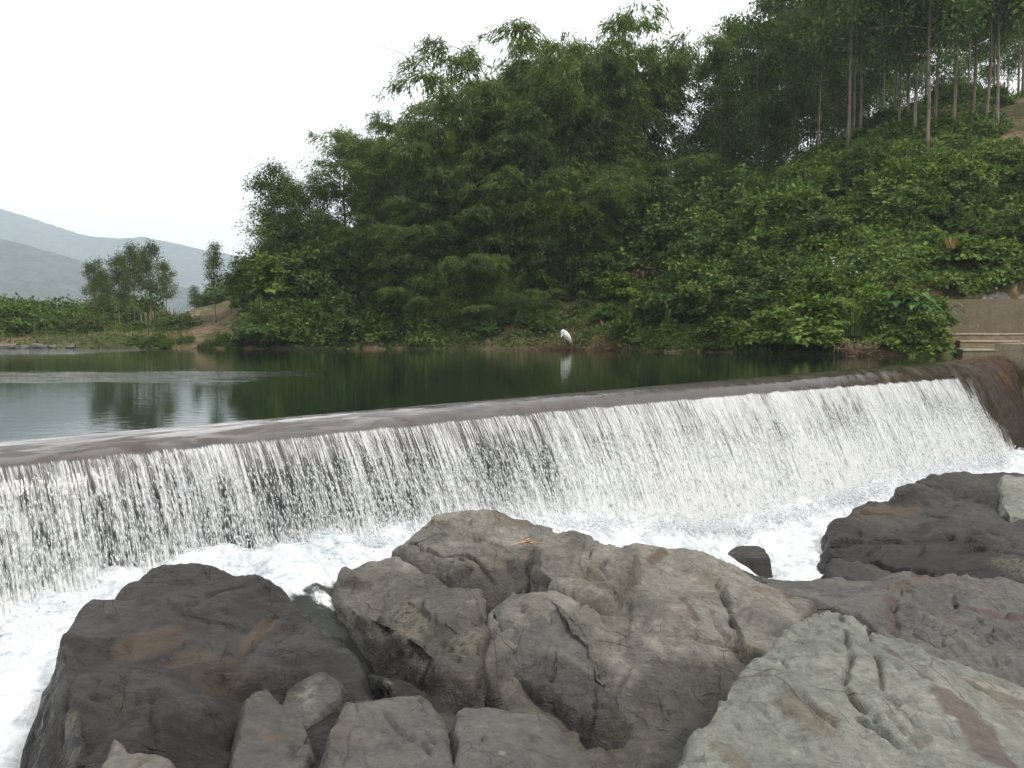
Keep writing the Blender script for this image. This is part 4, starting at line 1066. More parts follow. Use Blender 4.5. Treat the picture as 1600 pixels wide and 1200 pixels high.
def bamboo_meshes(seed, n_culm, H, leafmat, lean=.35, leafL=.28, leafW=.055, dens=1.0, r0=.8):
    r = np.random.default_rng(seed)
    culms, LP, LD = [], [], []
    for i in range(n_culm):
        a = r.uniform(0, 6.283); rad = r0 * math.sqrt(r.random())
        h = H * r.uniform(.62, 1.0); ln = lean * h * r.uniform(.35, 1.25)
        t = np.linspace(0, 1, 12)
        da = a + r.uniform(-.6, .6)
        z = h * (t - 0.20 * np.clip(t - .62, 0, 1) ** 2 / .38 ** 2 * (ln / (lean * h)))
        path = np.stack([rad * np.cos(a) + np.cos(da) * ln * t ** 2.3, rad * np.sin(a) + np.sin(da) * ln * t ** 2.3, z - .3], -1)
        culms.append((path, .045 * (1 - .85 * t)))
        nb = int(85 * dens)
        tier = r.uniform(.2, 1.0, 11); f = np.clip(tier[r.integers(11, size=nb)] + r.normal(0, .05, nb), .12, 1.0)
        base = np.stack([np.interp(f, t, path[:, k]) for k in range(3)], -1)
        ba = (f * 37) % 6.283 + r.normal(0, .75, nb); bl = r.uniform(.35, 1.55, nb) * (1.15 - .45 * f)
        s = np.clip(r.normal(.72, .22, (nb, 5)), .15, 1.1)
        bp = base[:, None] + np.stack([np.cos(ba)[:, None] * bl[:, None] * s, np.sin(ba)[:, None] * bl[:, None] * s, bl[:, None] * (.42 * s - .95 * s * s)], -1)
        bp = np.repeat(bp.reshape(-1, 3), 6, 0) + r.normal(0, .10, (nb * 30, 3))
        dr = np.repeat(np.stack([np.cos(ba), np.sin(ba), -.5 + 0 * ba], -1), 30, 0) + r.normal(0, .55, (nb * 30, 3)) + np.array([0, 0, -.5])
        LP.append(bp); LD.append(dr)
    P = np.concatenate(LP); D = np.concatenate(LD)
    s = r.uniform(.6, 1.2, len(P))
    v, f = leaf_quads(P, D, rnd_dirs(len(P), r) * .7 + np.array([0, 0, 1.0]), leafL * s, leafW * s, .35)
    cm = [tubes_mesh("culm", [c], 6) for c in culms]
    return cm, make_mesh("foliage", v, f, False), leafmat

def bamboo(label, meshes, loc, rz, sc, group=None, name="bamboo_clump"):
    cm, fo, lm = meshes
    e = empty(name, tuple(loc), rz, sc)
    for c in cm: link("culm", c, M_CULM, e)
    link("foliage", fo, lm, e)
    return tag(e, label, "bamboo", group)

def shrub_meshes(seed, n, leaf, leafmat, flat=.75, bumpy=.3, droop=-.35):
    """unit shrub: radius about 1, standing on its base"""
    r = np.random.default_rng(seed)
    d = rnd_dirs(n, r, .35); d[:, 2] = np.abs(d[:, 2]) - .12
    lump = fbm(d * 2.1 + seed * 3.3, 3)
    rad = (.80 + bumpy * 1.3 * lump) * (1 - .38 * r.random(n) ** 1.6)
    P = d * rad[:, None] * np.array([1, 1, flat * 1.25]) + np.array([0, 0, .12])
    D = d * .6 + rnd_dirs(n, r) * .65 + np.array([0, 0, droop])
    U = d * .8 + np.array([0, 0, .7]) + r.normal(0, .35, (n, 3))
    s = r.uniform(.6, 1.3, n)
    v, f = leaf_quads(P, D, U, leaf[0] * s, leaf[1] * s)
    items = []
    for i in range(7):
        a = r.uniform(0, 6.283); e = np.array([np.cos(a) * r.uniform(.2, .7), np.sin(a) * r.uniform(.2, .7), flat * r.uniform(.5, 1.05)])
        items.append((np.stack([[.04 * np.cos(a), .04 * np.sin(a), -.15], e * .5 + r.normal(0, .05, 3), e]), np.array([.022, .016, .006])))
    return tubes_mesh("stem", items, 5), make_mesh("foliage", v, f, False), leafmat

def shrub(label, meshes, loc, rz, sc, group=None, name="shrub", cat="shrub"):
    st, fo, lm = meshes
    e = empty(name, tuple(loc), rz, sc)
    link("stem", st, M_BARK, e); link("foliage", fo, lm, e)
    return tag(e, label, cat, group)

def grass_mesh(seed, n, H, spread, width, bend=.5):
    r = np.random.default_rng(seed)
    a = r.uniform(0, 6.283, n); rad = spread * np.sqrt(r.random(n)) * .35
    h = H * r.uniform(.5, 1.0, n); out = spread * r.uniform(.15, 1.0, n)
    t = np.linspace(0, 1, 5)
    x = (rad[:, None] + out[:, None] * t ** 2)
    zz = h[:, None] * (t - bend * r.random(n)[:, None] * t ** 3)
    P = np.stack([np.cos(a)[:, None] * x, np.sin(a)[:, None] * x, zz], -1)
    S = np.stack([-np.sin(a), np.cos(a), 0 * a], -1)[:, None] * (width * (1 - .9 * t ** 1.5))[None, :, None] / 2
    v = np.stack([P + S, P - S], 2).reshape(-1, 3)
    i = np.arange(n)[:, None] * 10; j = np.arange(4)[None] * 2
    f = np.stack([i + j, i + j + 1, i + j + 3, i + j + 2], -1).reshape(-1, 4)
    return make_mesh("grass_blades", v, f, False)

def top_scale(loc, py_top, base_h):
    d = loc[1] * CA
    return (CAM_H + (518 - py_top) * d / F_PX - loc[2]) / base_h

def on_ground(px, d):
    p = W(px, 518, d); return np.array([p[0], p[1], gz(p[0], p[1])])

# ---- plantation trees on the hill, upper right
HT = [tree_meshes(100 + k, 13.0, .092, (.46, .40, .50, .43)[k], (2.5, 2.9, 2.3, 2.7)[k], 17, (.22, .11), 60, M_LEAF_TREE, M_BARK_RED if k % 2 else M_BARK_GREY) for k in range(4)]
front = [(1195, 278, "reddish trunked tree standing lowest on the slope, at the left end of the hilltop plantation"),
         (1305, 226, "tree with a straight pinkish brown trunk standing above the middle of the green slope"),
         (1262, 222, "thin trunked plantation tree just left of the straight pinkish trunk"),
         (1405, 200, "slim pale trunked tree beside the bright sky gap under the canopy"),
         (1418, 188, "thin grey trunk standing just right of the sky gap on the hill crest"),
         (1450, 240, "tree whose long brown trunk starts lowest in the right part of the plantation"),
         (1462, 200, "tree directly behind the long brown trunk right of the sky gap"),
         (1520, 186, "slender tree left of the bare orange earth at the right edge of the hill"),
         (1558, 206, "tree with a thick pale trunk rising from the edge of the bare orange earth"),
         (1345, 215, "thin trunk midway between the pinkish trunk and the bright sky gap"), (1180, 262, "thin trunk just left of the lowest reddish trunked tree"), (1230, 238, "slim trunk right of the lowest reddish trunked tree"),
         (1376, 196, "thin dark trunk just left of the bright sky gap"), (1490, 205, "slim trunk between the long brown trunk and the slender tree"), (1284, 232, "slim trunk hard against the left of the straight pinkish trunk"),
         (1540, 196, "thin pale trunk just left of the thick pale one by the orange earth"), (1430, 215, "thin trunk just left of the long brown trunk"), (1325, 235, "short pale trunk right of the straight pinkish one"),
         (1597, 150, "dark trunked tree cut off by the right edge of the photo")]
for k, (px, py, lab) in enumerate(front):
    p = ground_hit(px, py)
    tree("plantation_tree", lab, "tree", HT[k % 4], (p[0], p[1], p[2] - .1), k * 1.7, random.uniform(.95, 1.15))
back = [(1120, 47, .75), (1150, 52, .85), (1178, 49, .95), (1215, 53, 1.0), (1240, 58, 1.0), (1270, 50, 1.0), (1290, 61, 1.05), (1325, 54, 1.05), (1345, 64, 1.0), (1370, 55, 1.05),
        (1388, 60, 1.0), (1435, 57, 1.1), (1480, 63, 1.05), (1500, 55, 1.05), (1540, 62, 1.1), (1575, 58, 1.1), (1610, 64, 1.1), (1640, 55, 1.1), (1360, 72, 1.0), (1260, 70, 1.0), (1460, 74, 1.0), (1560, 73, 1.0), (1180, 62, .9), (1310, 76, 1.0), (1510, 80, 1.0), (1410, 78, 1.0)]
for k, (px, d, sc) in enumerate(back):
    p = on_ground(px, d)
    tree("plantation_tree", "dark tree in the crowd standing behind the front trunks of the hilltop plantation", "tree", HT[(k * 3 + 1) % 4], (p[0], p[1], p[2] - .1), k * 2.1, sc * random.uniform(.92, 1.1), "trees crowded behind the front of the plantation")

UT = [tree_meshes(150 + k, 7.0, .06, .12, 1.7, 14, (.20, .10), 48, M_LEAF_TREE if k else M_LEAF_SHRUB, M_BARK_GREY, .05, .36, 1.0) for k in range(2)]
for k, (px, d, s_) in enumerate([(1075, 49, .75), (1098, 47.5, .8), (1130, 50, .9), (1160, 48.5, .75), (1178, 53, .9), (1210, 50.5, .7), (1238, 54, .85), (1272, 53, .75), (1300, 56, .9), (1335, 57, .7), (1120, 55, 1.0), (1200, 58, 1.0)]):
    p = on_ground(px, d)
    tree("understory_tree", "small leafy tree filling the gap under the left half of the plantation canopy", "tree", UT[k % 2], (p[0], p[1], p[2] - .1), k * 1.9, s_, "small trees under the plantation canopy")

# ---- bamboo on the far bank
BB = [bamboo_meshes(200 + k, 13, 12.0, M_LEAF_BAMBOO, lean=(.30, .38, .26)[k], dens=(1.0, .95, .8)[k]) for k in range(3)]
BY = [bamboo_meshes(220 + k, 11, 6.0, M_LEAF_BAMBOO2, lean=.45, leafL=.26, leafW=.045, dens=.95, r0=.7) for k in range(2)]
tall = [(905, 45, 18, 2, "tallest bamboo clump, its crown the highest point of the thicket behind the white bird"),
        (852, 44, 28, 0, "broad dark bamboo clump just left of the tallest one"),
        (962, 47, 20, 2, "open bamboo clump with dark upright culms showing against the sky"),
        (1000, 48, 22, 2, "bamboo clump with arching tips leaning right towards the hill trees"),
        (795, 43, 62, 1, "tall drooping bamboo clump in the middle of the thicket"),
        (745, 44.5, 88, 0, "bamboo clump with a feathery tip poking up at the left shoulder of the tall thicket"),
        (700, 43, 140, 1, "medium bamboo clump left of the tall thicket, below its shoulder"),
        (655, 43, 190, 0, "dense dark bamboo clump above the middle of the far bank"),
        (615, 45, 168, 2, "airy bamboo clump with sky showing through, left of the dense dark one"),
        (880, 41.5, 260, 1, "dark bamboo clump hanging over the bank behind the white bird"),
        (830, 41.2, 235, 0, "shaded lower bamboo clump in front of the tall thicket"),
        (760, 41.5, 265, 1, "rounded lower bamboo clump in front of the thicket's left half")]
tall += [(930, 50, 50, 0, "bamboo clump hidden behind the tallest one"),
         (820, 49, 60, 0, "bamboo clump rising behind the middle of the thicket"), (670, 48, 165, 1, "bamboo clump behind the dense dark one"), (590, 46, 215, 0, "bushy bamboo clump at the left end of the thicket"),
         (715, 41.4, 300, 0, "lower dark bamboo clump left of the rounded one"), (640, 41.2, 330, 1, "lower bamboo clump nearest the vine covered bank"), (930, 43, 250, 0, "dark bamboo clump low on the right of the thicket"), (990, 44.5, 230, 0, "bushy bamboo clump in the dip at the right end of the thicket")]
for k, (px, d, py, var, lab) in enumerate(tall):
    p = on_ground(px, d)
    s = top_scale(p, py, 10.5)
    bamboo(lab, BB[var], p, k * 1.3, (1.2 * max(s, .75) ** .8, 1.2 * max(s, .75) ** .8, s))
low = [(705, 40.3, 372, "feathery light green young bamboo hanging over the bank left of centre"),
       (775, 40.2, 395, "bright young bamboo drooping to the water below the dark thicket"),
       (665, 40.0, 432, "low young bamboo spreading over the water's edge"),
       (735, 39.8, 452, "lowest young bamboo clump, its leaves nearly touching the pond"),
       (820, 40.0, 440, "small young bamboo clump left of the white bird")]
for k, (px, d, py, lab) in enumerate(low):
    p = on_ground(px, d)
    s = top_scale(p, py, 5.5)
    bamboo(lab, BY[k % 2], p, k * 2.2, (max(s, .6), max(s, .6), s), name="young_bamboo")

# ---- trees at the left end of the wooded bank
LT = [tree_meshes(300, 9.0, .10, .22, 2.4, 16, (.17, .075), 62, M_LEAF_SHRUB, M_BARK, .06, .30, 1.2), tree_meshes(301, 9.0, .085, .35, 2.0, 13, (.16, .07), 50, M_LEAF_BAMBOO2, M_BARK, .07, .28, 1.0)]
for px, d, py, var, sx, lab in [(428, 43.5, 315, 0, 1.0, "lowest leafy tree at the wooded bank's left end, overhanging the earth slope"), (455, 46, 262, 0, 1.1, "leafy tree filling the gap behind the leftmost trees of the wooded bank"), (500, 45.5, 262, 0, 1.1, "dense leafy tree between the leftmost trees and the sparse tall tree"),
                            (432, 44, 248, 0, 1.15, "leafy tree at the left end of the wooded bank, branches reaching left into the sky"),
                            (475, 45, 285, 0, .9, "smaller leafy tree tucked right of the leftmost one on the wooded bank"),
                            (545, 47, 190, 1, 1.15, "tall thin tree with a sparse crown and sky showing through, left of the bamboo"),
                            (590, 48, 205, 1, 1.0, "sparse crowned tree leaning towards the bamboo from the left"),
                            (520, 44, 330, 0, .8, "yellowish green bushy tree below the sparse crowned trees"),
                            (1065, 46, 215, 0, 1.0, "rounded leafy tree filling the dip between the bamboo and the hill plantation"),
                            (1105, 44, 240, 0, .9, "bushy green tree at the left foot of the hill plantation")]:
    p = on_ground(px, d); s = top_scale(p, py, 8.9)
    tree("bank_tree", lab, "tree", LT[var], p, px * .7, (sx * max(s, .6), sx * max(s, .6), s))

# ---- far left: loose trees and the grove on the low shore
GT = [tree_meshes(320 + k, 6.0, .06, (.48, .42, .5)[k], (1.5, 1.3, 1.0)[k], 15, (.15, .065), (48, 40, 22)[k], M_LEAF_OLIVE if k < 2 else M_LEAF_SHRUB, M_BARK, .07, .22, .9) for k in range(3)]
for px, d, py, var, lab in [(150, 52, 398, 0, "leftmost tree of the small olive brown grove on the far shore"), (188, 50, 384, 1, "tree with a pale trunk in the front of the small grove on the far shore"),
                       (212, 53, 374, 0, "middle tree of the small grove on the far shore"), (238, 51, 364, 1, "tallest tree of the small grove, with a tuft on its top"),
                       (260, 53, 398, 1, "rightmost thin tree of the small grove on the far shore"), (165, 55, 415, 1, "low bushy tree behind the left side of the small grove"),
                       (338, 45, 366, 2, "lone slim tree with a tall bare trunk on the brown earth slope"), (306, 45, 440, 2, "short thin sapling left of the lone slim tree"), (362, 45, 420, 2, "short sapling right of the lone slim tree near the slope's top")]:
    p = on_ground(px, d); s = top_scale(p, py, 6.0)
    tree("shore_tree", lab, "tree", GT[var], p, px * .37, (.78 * max(s, .5), .78 * max(s, .5), s))

# ---- shrubs
SB = [shrub_meshes(400, 3000, (.17, .10), M_LEAF_SHRUB, .75, .35), shrub_meshes(401, 3000, (.15, .085), M_LEAF_SHRUB, .9, .4), shrub_meshes(402, 2600, (.20, .15), M_LEAF_VINE, .7, .35),
      shrub_meshes(403, 2600, (.18, .14), M_LEAF_VINE, .8, .45), shrub_meshes(404, 2400, (.16, .06), M_LEAF_OLIVE, .9, .4), shrub_meshes(405, 3200, (.13, .035), M_LEAF_BAMBOO2, .9, .45, -.5)]
SBIG = [shrub_meshes(410, 11000, (.085, .05), M_LEAF_SHRUB, .8, .42), shrub_meshes(411, 10000, (.10, .07), M_LEAF_VINE, .85, .45)]
r = np.random.default_rng(55)
def many(n, pxr, dr, sizes, kinds, label, group, dens=None):
    k = 0; tries = 0
    while k < n and tries < n * 30:
        tries += 1
        px = r.uniform(*pxr); D = r.uniform(*dr)
        # walk from the waterline inland along the sight line
        ds = np.linspace(24, 80, 400); a = (px - 800) / F_PX
        sdv = shore_dist(a * ds, ds)
        if sdv.max() < D: continue
        d = ds[np.argmax(sdv > D)]; x = a * d
        if (1285 < px < 1385 and D < 2.2) or (x > 14.6 and d < 31.0) or (a > .60 and D > 12): continue
        z = gz(x, d)
        s = r.uniform(*sizes)
        kk = kinds[int(r.integers(len(kinds)))]
        shrub(label, SBIG[0 if kk in (0, 1, 4, 5) else 1] if s > 1.25 else SB[kk], (x, d, z - .12 * s), r.uniform(0, 6.28), (s * r.uniform(.9, 1.3), s * r.uniform(.9, 1.2), s * r.uniform(.75, 1.15)), group)
        k += 1
many(50, (1060, 1640), (1.0, 11.5), (.5, 1.8), [0, 1, 2, 3, 2, 3], "leafy shrub in the vine tangled slope below the hilltop plantation", "shrubs on the vine covered slope")
many(32, (930, 1290), (.6, 9), (.8, 2.3), [0, 1, 3, 5, 0], "bushy green shrub between the bamboo thicket and the vine covered slope", "shrubs between bamboo and slope")
many(34, (400, 660), (.5, 8), (.7, 1.7), [0, 1, 2, 3, 1], "vine draped shrub on the steep bank left of the bamboo", "shrubs on the bank left of the bamboo")
many(22, (425, 650), (4, 10), (1.6, 3.0), [0, 1, 3, 1], "tall vine smothered bush on top of the bank left of the bamboo", "vine smothered bushes left of the bamboo")
many(16, (640, 1000), (.3, 2.6), (.5, 1.0), [0, 5, 5, 1], "low shrub at the waterline under the bamboo", "waterline shrubs under the bamboo")
many(18, (1000, 1460), (.25, 1.2), (.35, .75), [0, 1, 3, 5], "small shrub leaning over the pond edge at the foot of the vine slope", "pond edge shrubs below the slope")
many(18, (190, 420), (.15, 1.2), (.3, .6), [0, 4, 1, 4], "low shrub on the shore below the brown earth slope", "shrubs below the brown earth slope")
many(20, (-60, 150), (3, 13), (.9, 1.9), [0, 1, 5, 4], "rounded bush on the low far left shore", "bushes on the far left shore")
many(18, (-80, 430), (22, 42), (1.8, 3.2), [0, 1, 5], "dark rounded tree in the distant belt under the hills", "distant tree belt under the hills")
many(5, (110, 300), (4, 9), (.6, 1.2), [0, 4, 4], "undergrowth bush among the grove's trunks", "undergrowth of the small grove")
many(24, (985, 1180), (7, 16), (1.3, 2.9), [0, 1, 3, 1], "leafy bush in the dip between the bamboo and the hilltop plantation", "bushes in the dip left of the plantation")
many(36, (1060, 1660), (15, 28), (.6, 1.3), [0, 1, 1, 0], "dark undergrowth bush below the plantation canopy", "undergrowth of the plantation")

# ---- vines and weeds covering the banks: nobody could count the leaves
def cover(name, n, pxr, Dr, leaf, mat, lump, label, wet=1.0, seed=0):
    rr_ = np.random.default_rng(900 + seed)
    px = rr_.uniform(*pxr, n * 3); d = 26 + 40 * rr_.random(n * 3) ** 1.2
    x = (px - 800) / F_PX * d
    D = shore_dist(x, d)
    ok = ~((x / d > .60 + .012 * np.sin(d * 1.9)) & (D > 12.5) & (D < 24)) & (D > Dr[0]) & (D < Dr[1]) & ~((x > 14.9) & (d < 30.6))
    x, d, D = x[ok][:n], d[ok][:n], D[ok][:n]
    z = ground_z(x, d)
    e = .15
    nx_ = -(ground_z(x + e, d) - z) / e; ny_ = -(ground_z(x, d + e) - z) / e
    nn = norm(np.stack([nx_, ny_, np.ones_like(z)], -1))
    q = np.stack([x, d, z], -1)
    l1 = fbm(q * .75 + seed, 3); l2 = pnoise(q * 2.6 + seed)
    hgt = lump * np.clip(.25 + .9 * l1 + .3 * l2, 0.02, 2) * (1 - .35 * rr_.random(len(x)) ** 2)
    P = q + nn * hgt[:, None] + rr_.normal(0, .05, q.shape)
    D_ = nn * .25 + rnd_dirs(len(P), rr_) * .8 + np.array([0, 0, -.5])
    s = rr_.uniform(.55, 1.35, len(P))
    v, f = leaf_quads(P, D_, nn + rr_.normal(0, .4, q.shape), leaf[0] * s, leaf[1] * s)
    tag(link(name, make_mesh(name, v, f, False), mat), label, "ground cover", kind="stuff")
cover("vines", 125000, (1000, 1660), (.1, 17), (.155, .13), M_LEAF_VINE, .75, "broad leaved vines covering the slope on the right", seed=1)
cover("vines", 45000, (395, 700), (.1, 12), (.155, .115), M_LEAF_SHRUB, .8, "dense vines covering the steep bank left of the bamboo", seed=2)
cover("weeds", 30000, (640, 1100), (.05, 8), (.20, .07), M_LEAF_SHRUB, .5, "weeds and fallen leaves on the bank under the bamboo", seed=3)
cover("undergrowth", 22000, (1040, 1660), (14, 30), (.24, .12), M_LEAF_TREE, .5, "shaded undergrowth on the hilltop under the plantation", seed=4)
cover("dry_vines", 2600, (985, 1085), (3.2, 6.8), (.20, .12), M_DRYVINE, .9, "patch of brown withered vines on the left part of the slope", seed=7)
cover("dry_grass", 2200, (890, 1000), (.1, 2.6), (.30, .05), M_DRYGRASS, .4, "dry straw coloured grass on the bank right of the white bird", seed=8)
cover("shore_grass", 14000, (-60, 300), (.05, 12), (.26, .05), M_LEAF_OLIVE, .4, "rough grass on the low far shore", seed=5)

# ------------------------------------------------------------------ concrete abutment with steps at the right end of the weir
m, nt = new_mat("weathered_concrete"); n = N(nt)
pos = n.geo().outputs['Position']
a = n.noise(pos, 1.1, 5, .6); b = n.noise(pos, 14, 6, .7); drip = n.noise(n.mapping(pos, (2, 2, .8)), 1.6, 6)
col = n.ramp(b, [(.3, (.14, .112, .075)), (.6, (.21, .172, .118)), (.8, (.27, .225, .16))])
col = n.mix(n.math('MULTIPLY', n.remap(drip, .44, .72), .45), col, c4(.13, .10, .065))
col = n.mix(n.math('MULTIPLY', n.remap(a, .52, .68), .5), col, c4(.11, .10, .055))
sz_ = n('ShaderNodeSeparateXYZ', {0: pos}).outputs[2]
moss = n.remap(n.math('ADD', sz_, n.math('MULTIPLY', n.math('SUBTRACT', a, .5), 1.6)), .05, -.55)
col = n.mix(n.math('MULTIPLY', moss, .85), col, c4(.045, .040, .022))
form = n.remap(n.math('ABSOLUTE', n.math('SUBTRACT', n.math('FRACT', n.math('MULTIPLY', sz_, 2.6)), .5)), .0, .03, 1, 0)
col = n.mix(n.math('MULTIPLY', form, .4), col, c4(.10, .085, .06))
p = n('ShaderNodeBsdfPrincipled', {'Base Color': col, 'Roughness': .9, 'Specular IOR Level': .2, 'Normal': n.bump(n.math('SUBTRACT', b, n.math('MULTIPLY', form, .3)), .6, .02)})
n.out(p.outputs[0]); M_CONC = m

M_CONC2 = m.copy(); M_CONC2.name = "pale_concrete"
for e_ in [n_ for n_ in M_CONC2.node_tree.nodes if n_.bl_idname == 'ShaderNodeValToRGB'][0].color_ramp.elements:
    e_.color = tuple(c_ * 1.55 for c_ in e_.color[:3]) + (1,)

def box_mesh(name, corners, z0, z1, bev=.02, wob=.012, seed=0):
    """prism over a plan polygon; z1 may be one height or one per corner"""
    import bmesh
    bm = bmesh.new()
    k = len(corners); z1 = np.broadcast_to(z1, (k,))
    lo = [bm.verts.new((c[0], c[1], z0)) for c in corners]
    hi = [bm.verts.new((c[0], c[1], float(z))) for c, z in zip(corners, z1)]
    bm.faces.new(lo[::-1]); bm.faces.new(hi)
    for i in range(k): bm.faces.new((lo[i], lo[(i + 1) % k], hi[(i + 1) % k], hi[i]))
    bmesh.ops.recalc_face_normals(bm, faces=bm.faces)
    bmesh.ops.bevel(bm, geom=bm.edges[:], offset=bev, segments=2, affect='EDGES')
    bmesh.ops.subdivide_edges(bm, edges=[e for e in bm.edges if e.calc_length() > .4], cuts=5, use_grid_fill=True)
    co = np.array([v.co[:] for v in bm.verts]); dn = wob * fbm(co * 2.2 + seed, 3)
    for v, d in zip(bm.verts, dn): v.co += v.normal * float(d)
    me = bpy.data.meshes.new(name); bm.to_mesh(me); bm.free()
    for p_ in me.polygons: p_.use_smooth = False
    return me
ab = empty("abutment", (16.7, 28.2, 0))
tag(ab, "weathered concrete abutment with steps and a back wall at the right end of the weir", "abutment")
inv = np.array([16.7, 28.2])
def ab_part(name, cs, z0, z1, **k):
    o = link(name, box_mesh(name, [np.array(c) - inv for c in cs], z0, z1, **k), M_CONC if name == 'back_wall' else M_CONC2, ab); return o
ab_part("step", [(15.55, 27.62), (17.3, 27.42), (17.5, 28.3), (15.75, 28.5)], -1.2, .17, seed=1)
ab_part("step", [(15.95, 28.51), (18.0, 28.31), (18.1, 28.9), (16.1, 29.1)], -1.2, .46, seed=2)
ab_part("step", [(15.9, 29.11), (19.8, 28.91), (19.9, 29.5), (16.0, 29.7)], -1.2, .72, seed=3)
ab_part("back_wall", [(16.05, 29.71), (22.0, 29.52), (22.0, 30.5), (16.1, 30.6)], -1.2, [2.02, 2.1, 2.1, 2.02], seed=4, wob=.02)
M_TREAD_LIGHT = plain_material("painted_tread_light", (.46, .40, .30), (.34, .29, .21), 6, .9, .3, .01)  # thin slabs added on the steps, light on the tops put into their pale colour
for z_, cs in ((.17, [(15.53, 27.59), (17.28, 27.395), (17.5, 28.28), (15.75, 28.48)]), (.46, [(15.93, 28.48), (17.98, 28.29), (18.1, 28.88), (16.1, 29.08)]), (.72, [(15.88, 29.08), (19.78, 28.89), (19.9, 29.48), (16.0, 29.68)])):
    link("lit_tread_slab", box_mesh("lit_tread_slab", [np.array(c) - inv for c in cs], z_ + .003, z_ + .075, bev=.012, wob=.01, seed=z_), M_TREAD_LIGHT, ab)
w0, w1 = uz(29.62, -.15, 0)[:2], uz(29.62, 4.2, 0)[:2]; w2, w3 = uz(31.6, 4.2, 0)[:2], uz(31.3, -.15, 0)[:2]
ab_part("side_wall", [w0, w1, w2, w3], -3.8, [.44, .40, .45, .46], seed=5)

build_rock("bank_boulder", "rough tan rock face sitting on top of the concrete back wall",
    [(1515, 455, 30.6), (1540, 446, 30.8), (1570, 452, 30.9), (1610, 448, 31.0), (1510, 466, 30.4), (1550, 466, 30.4), (1600, 466, 30.4), (1530, 470, 30.35), (1650, 450, 31.0), (1560, 440, 31.5), (1620, 440, 31.5)],
    M_TAN, 1.6, margin=.15, res=.03, facet=.15, fscale=1.2, groove=.05, fine=.04, seed=31.0)

# dead twigs and straw caught on the dry end of the crest
r = np.random.default_rng(77)
items = []
for k in range(300):
    u = 23.5 + 5.8 * r.random() ** .8; t = r.uniform(0.05, 1.0)
    s_, z_ = weir_profile(np.array([u]), np.array([t])); b = uz(u, s_, z_)[0]
    du, ds_ = r.normal(0, .16), r.normal(.12, .16)
    s2, z2 = weir_profile(np.array([u + du]), np.array([t + ds_])); e = uz(u + du, s2, z2)[0]
    items.append((np.stack([b + [0, 0, .02], (b + e) / 2 + [0, 0, r.uniform(.02, .06)], e + [0, 0, .02]]), np.array([.004, .008, .003]) * r.uniform(.6, 1.3)))
M_STRAW = plain_material("rusty_straw", (.20, .11, .06), (.10, .055, .03), 4, .9, .2, .01)
tag(link("straw", tubes_mesh("straw", items, 4), M_STRAW), "rusty dead twigs and straw caught on the dry end of the weir", "debris", kind="stuff")

# ------------------------------------------------------------------ the egret
M_WHITE = plain_material("white_feathers", (.86, .86, .84), (.78, .78, .76), 9, .7, .3, .01)
M_BILL = plain_material("yellow_bill", (.55, .38, .08), (.45, .30, .07), 9, .5, .1, .002)
M_LEGS = plain_material("dark_legs", (.03, .03, .025), (.05, .045, .035), 9, .6, .1, .002)
eb = W(883, 545, 37.2); eb[2] = .06
bird = empty("egret", tuple(eb), 0.35)
tag(bird, "white egret standing hunched on dead roots at the far waterline, neck tucked down", "bird")
def loft(path, ra, rb, sides=14):
    v, f, cap = tube(path, 1.0, sides)
    path = np.asarray(path, float); m_ = len(path)
    vv = v[:-2].reshape(m_, sides, 3) - path[:, None]
    t = np.gradient(path, axis=0); t /= np.linalg.norm(t, axis=1)[:, None]
    side = np.cross(t, [0, 1, 0.001]); up = np.cross(side, t)
    vv = side[:, None] * (vv * side[:, None]).sum(-1, keepdims=True) * np.asarray(ra)[:, None, None] + np.cross(t, side)[:, None] * (vv * np.cross(t, side)[:, None]).sum(-1, keepdims=True) * np.asarray(rb)[:, None, None]
    return (path[:, None] + vv).reshape(-1, 3), f
# side view runs along x; the bird faces left with its head lowered over its breast
bp = [(.30, 0, .26), (.27, 0, .30), (.20, 0, .40), (.12, 0, .52), (.05, 0, .63), (-.01, 0, .72), (-.05, 0, .79), (-.09, 0, .83), (-.13, 0, .835), (-.165, 0, .81), (-.18, 0, .77), (-.175, 0, .72), (-.165, 0, .67), (-.17, 0, .625), (-.185, 0, .59), (-.20, 0, .56), (-.21, 0, .535)]
ra = [.004, .035, .085, .125, .145, .125, .085, .06, .05, .045, .04, .036, .034, .036, .040, .034, .008]
rb = [.004, .03, .07, .105, .12, .105, .07, .05, .045, .04, .036, .034, .032, .034, .036, .03, .008]
v, f = loft(bp, ra, rb)
o = link("body", make_mesh("body", v, f), M_WHITE, bird)
link("beak", tubes_mesh("beak", [(np.array([(-.205, 0, .55), (-.225, 0, .49), (-.24, 0, .42)]), np.array([.014, .010, .002]))], 6), M_BILL, bird)
for sy in (-.035, .035):
    link("leg", tubes_mesh("leg", [(np.array([(.07, sy, .54), (.09, sy, .34), (.11, sy, .30), (.07, sy, .02), (.06, sy, 0)]), np.array([.022, .011, .014, .009, .008])),
                                   (np.array([(.07, sy, .01), (-.03, sy - .02, 0)]), .006), (np.array([(.07, sy, .01), (-.02, sy + .03, 0)]), .006), (np.array([(.07, sy, .01), (.12, sy, 0)]), .005)], 6), M_LEGS, bird)
for sy in (-1, 1):
    wp = [(.02, sy * .10, .72), (.08, sy * .125, .64), (.15, sy * .12, .53), (.22, sy * .095, .42), (.29, sy * .05, .30)]
    v, f = loft(wp, [.03, .085, .085, .06, .012], [.01, .022, .022, .018, .006], 10)
    link("wing", make_mesh("wing", v, f), M_WHITE, bird)

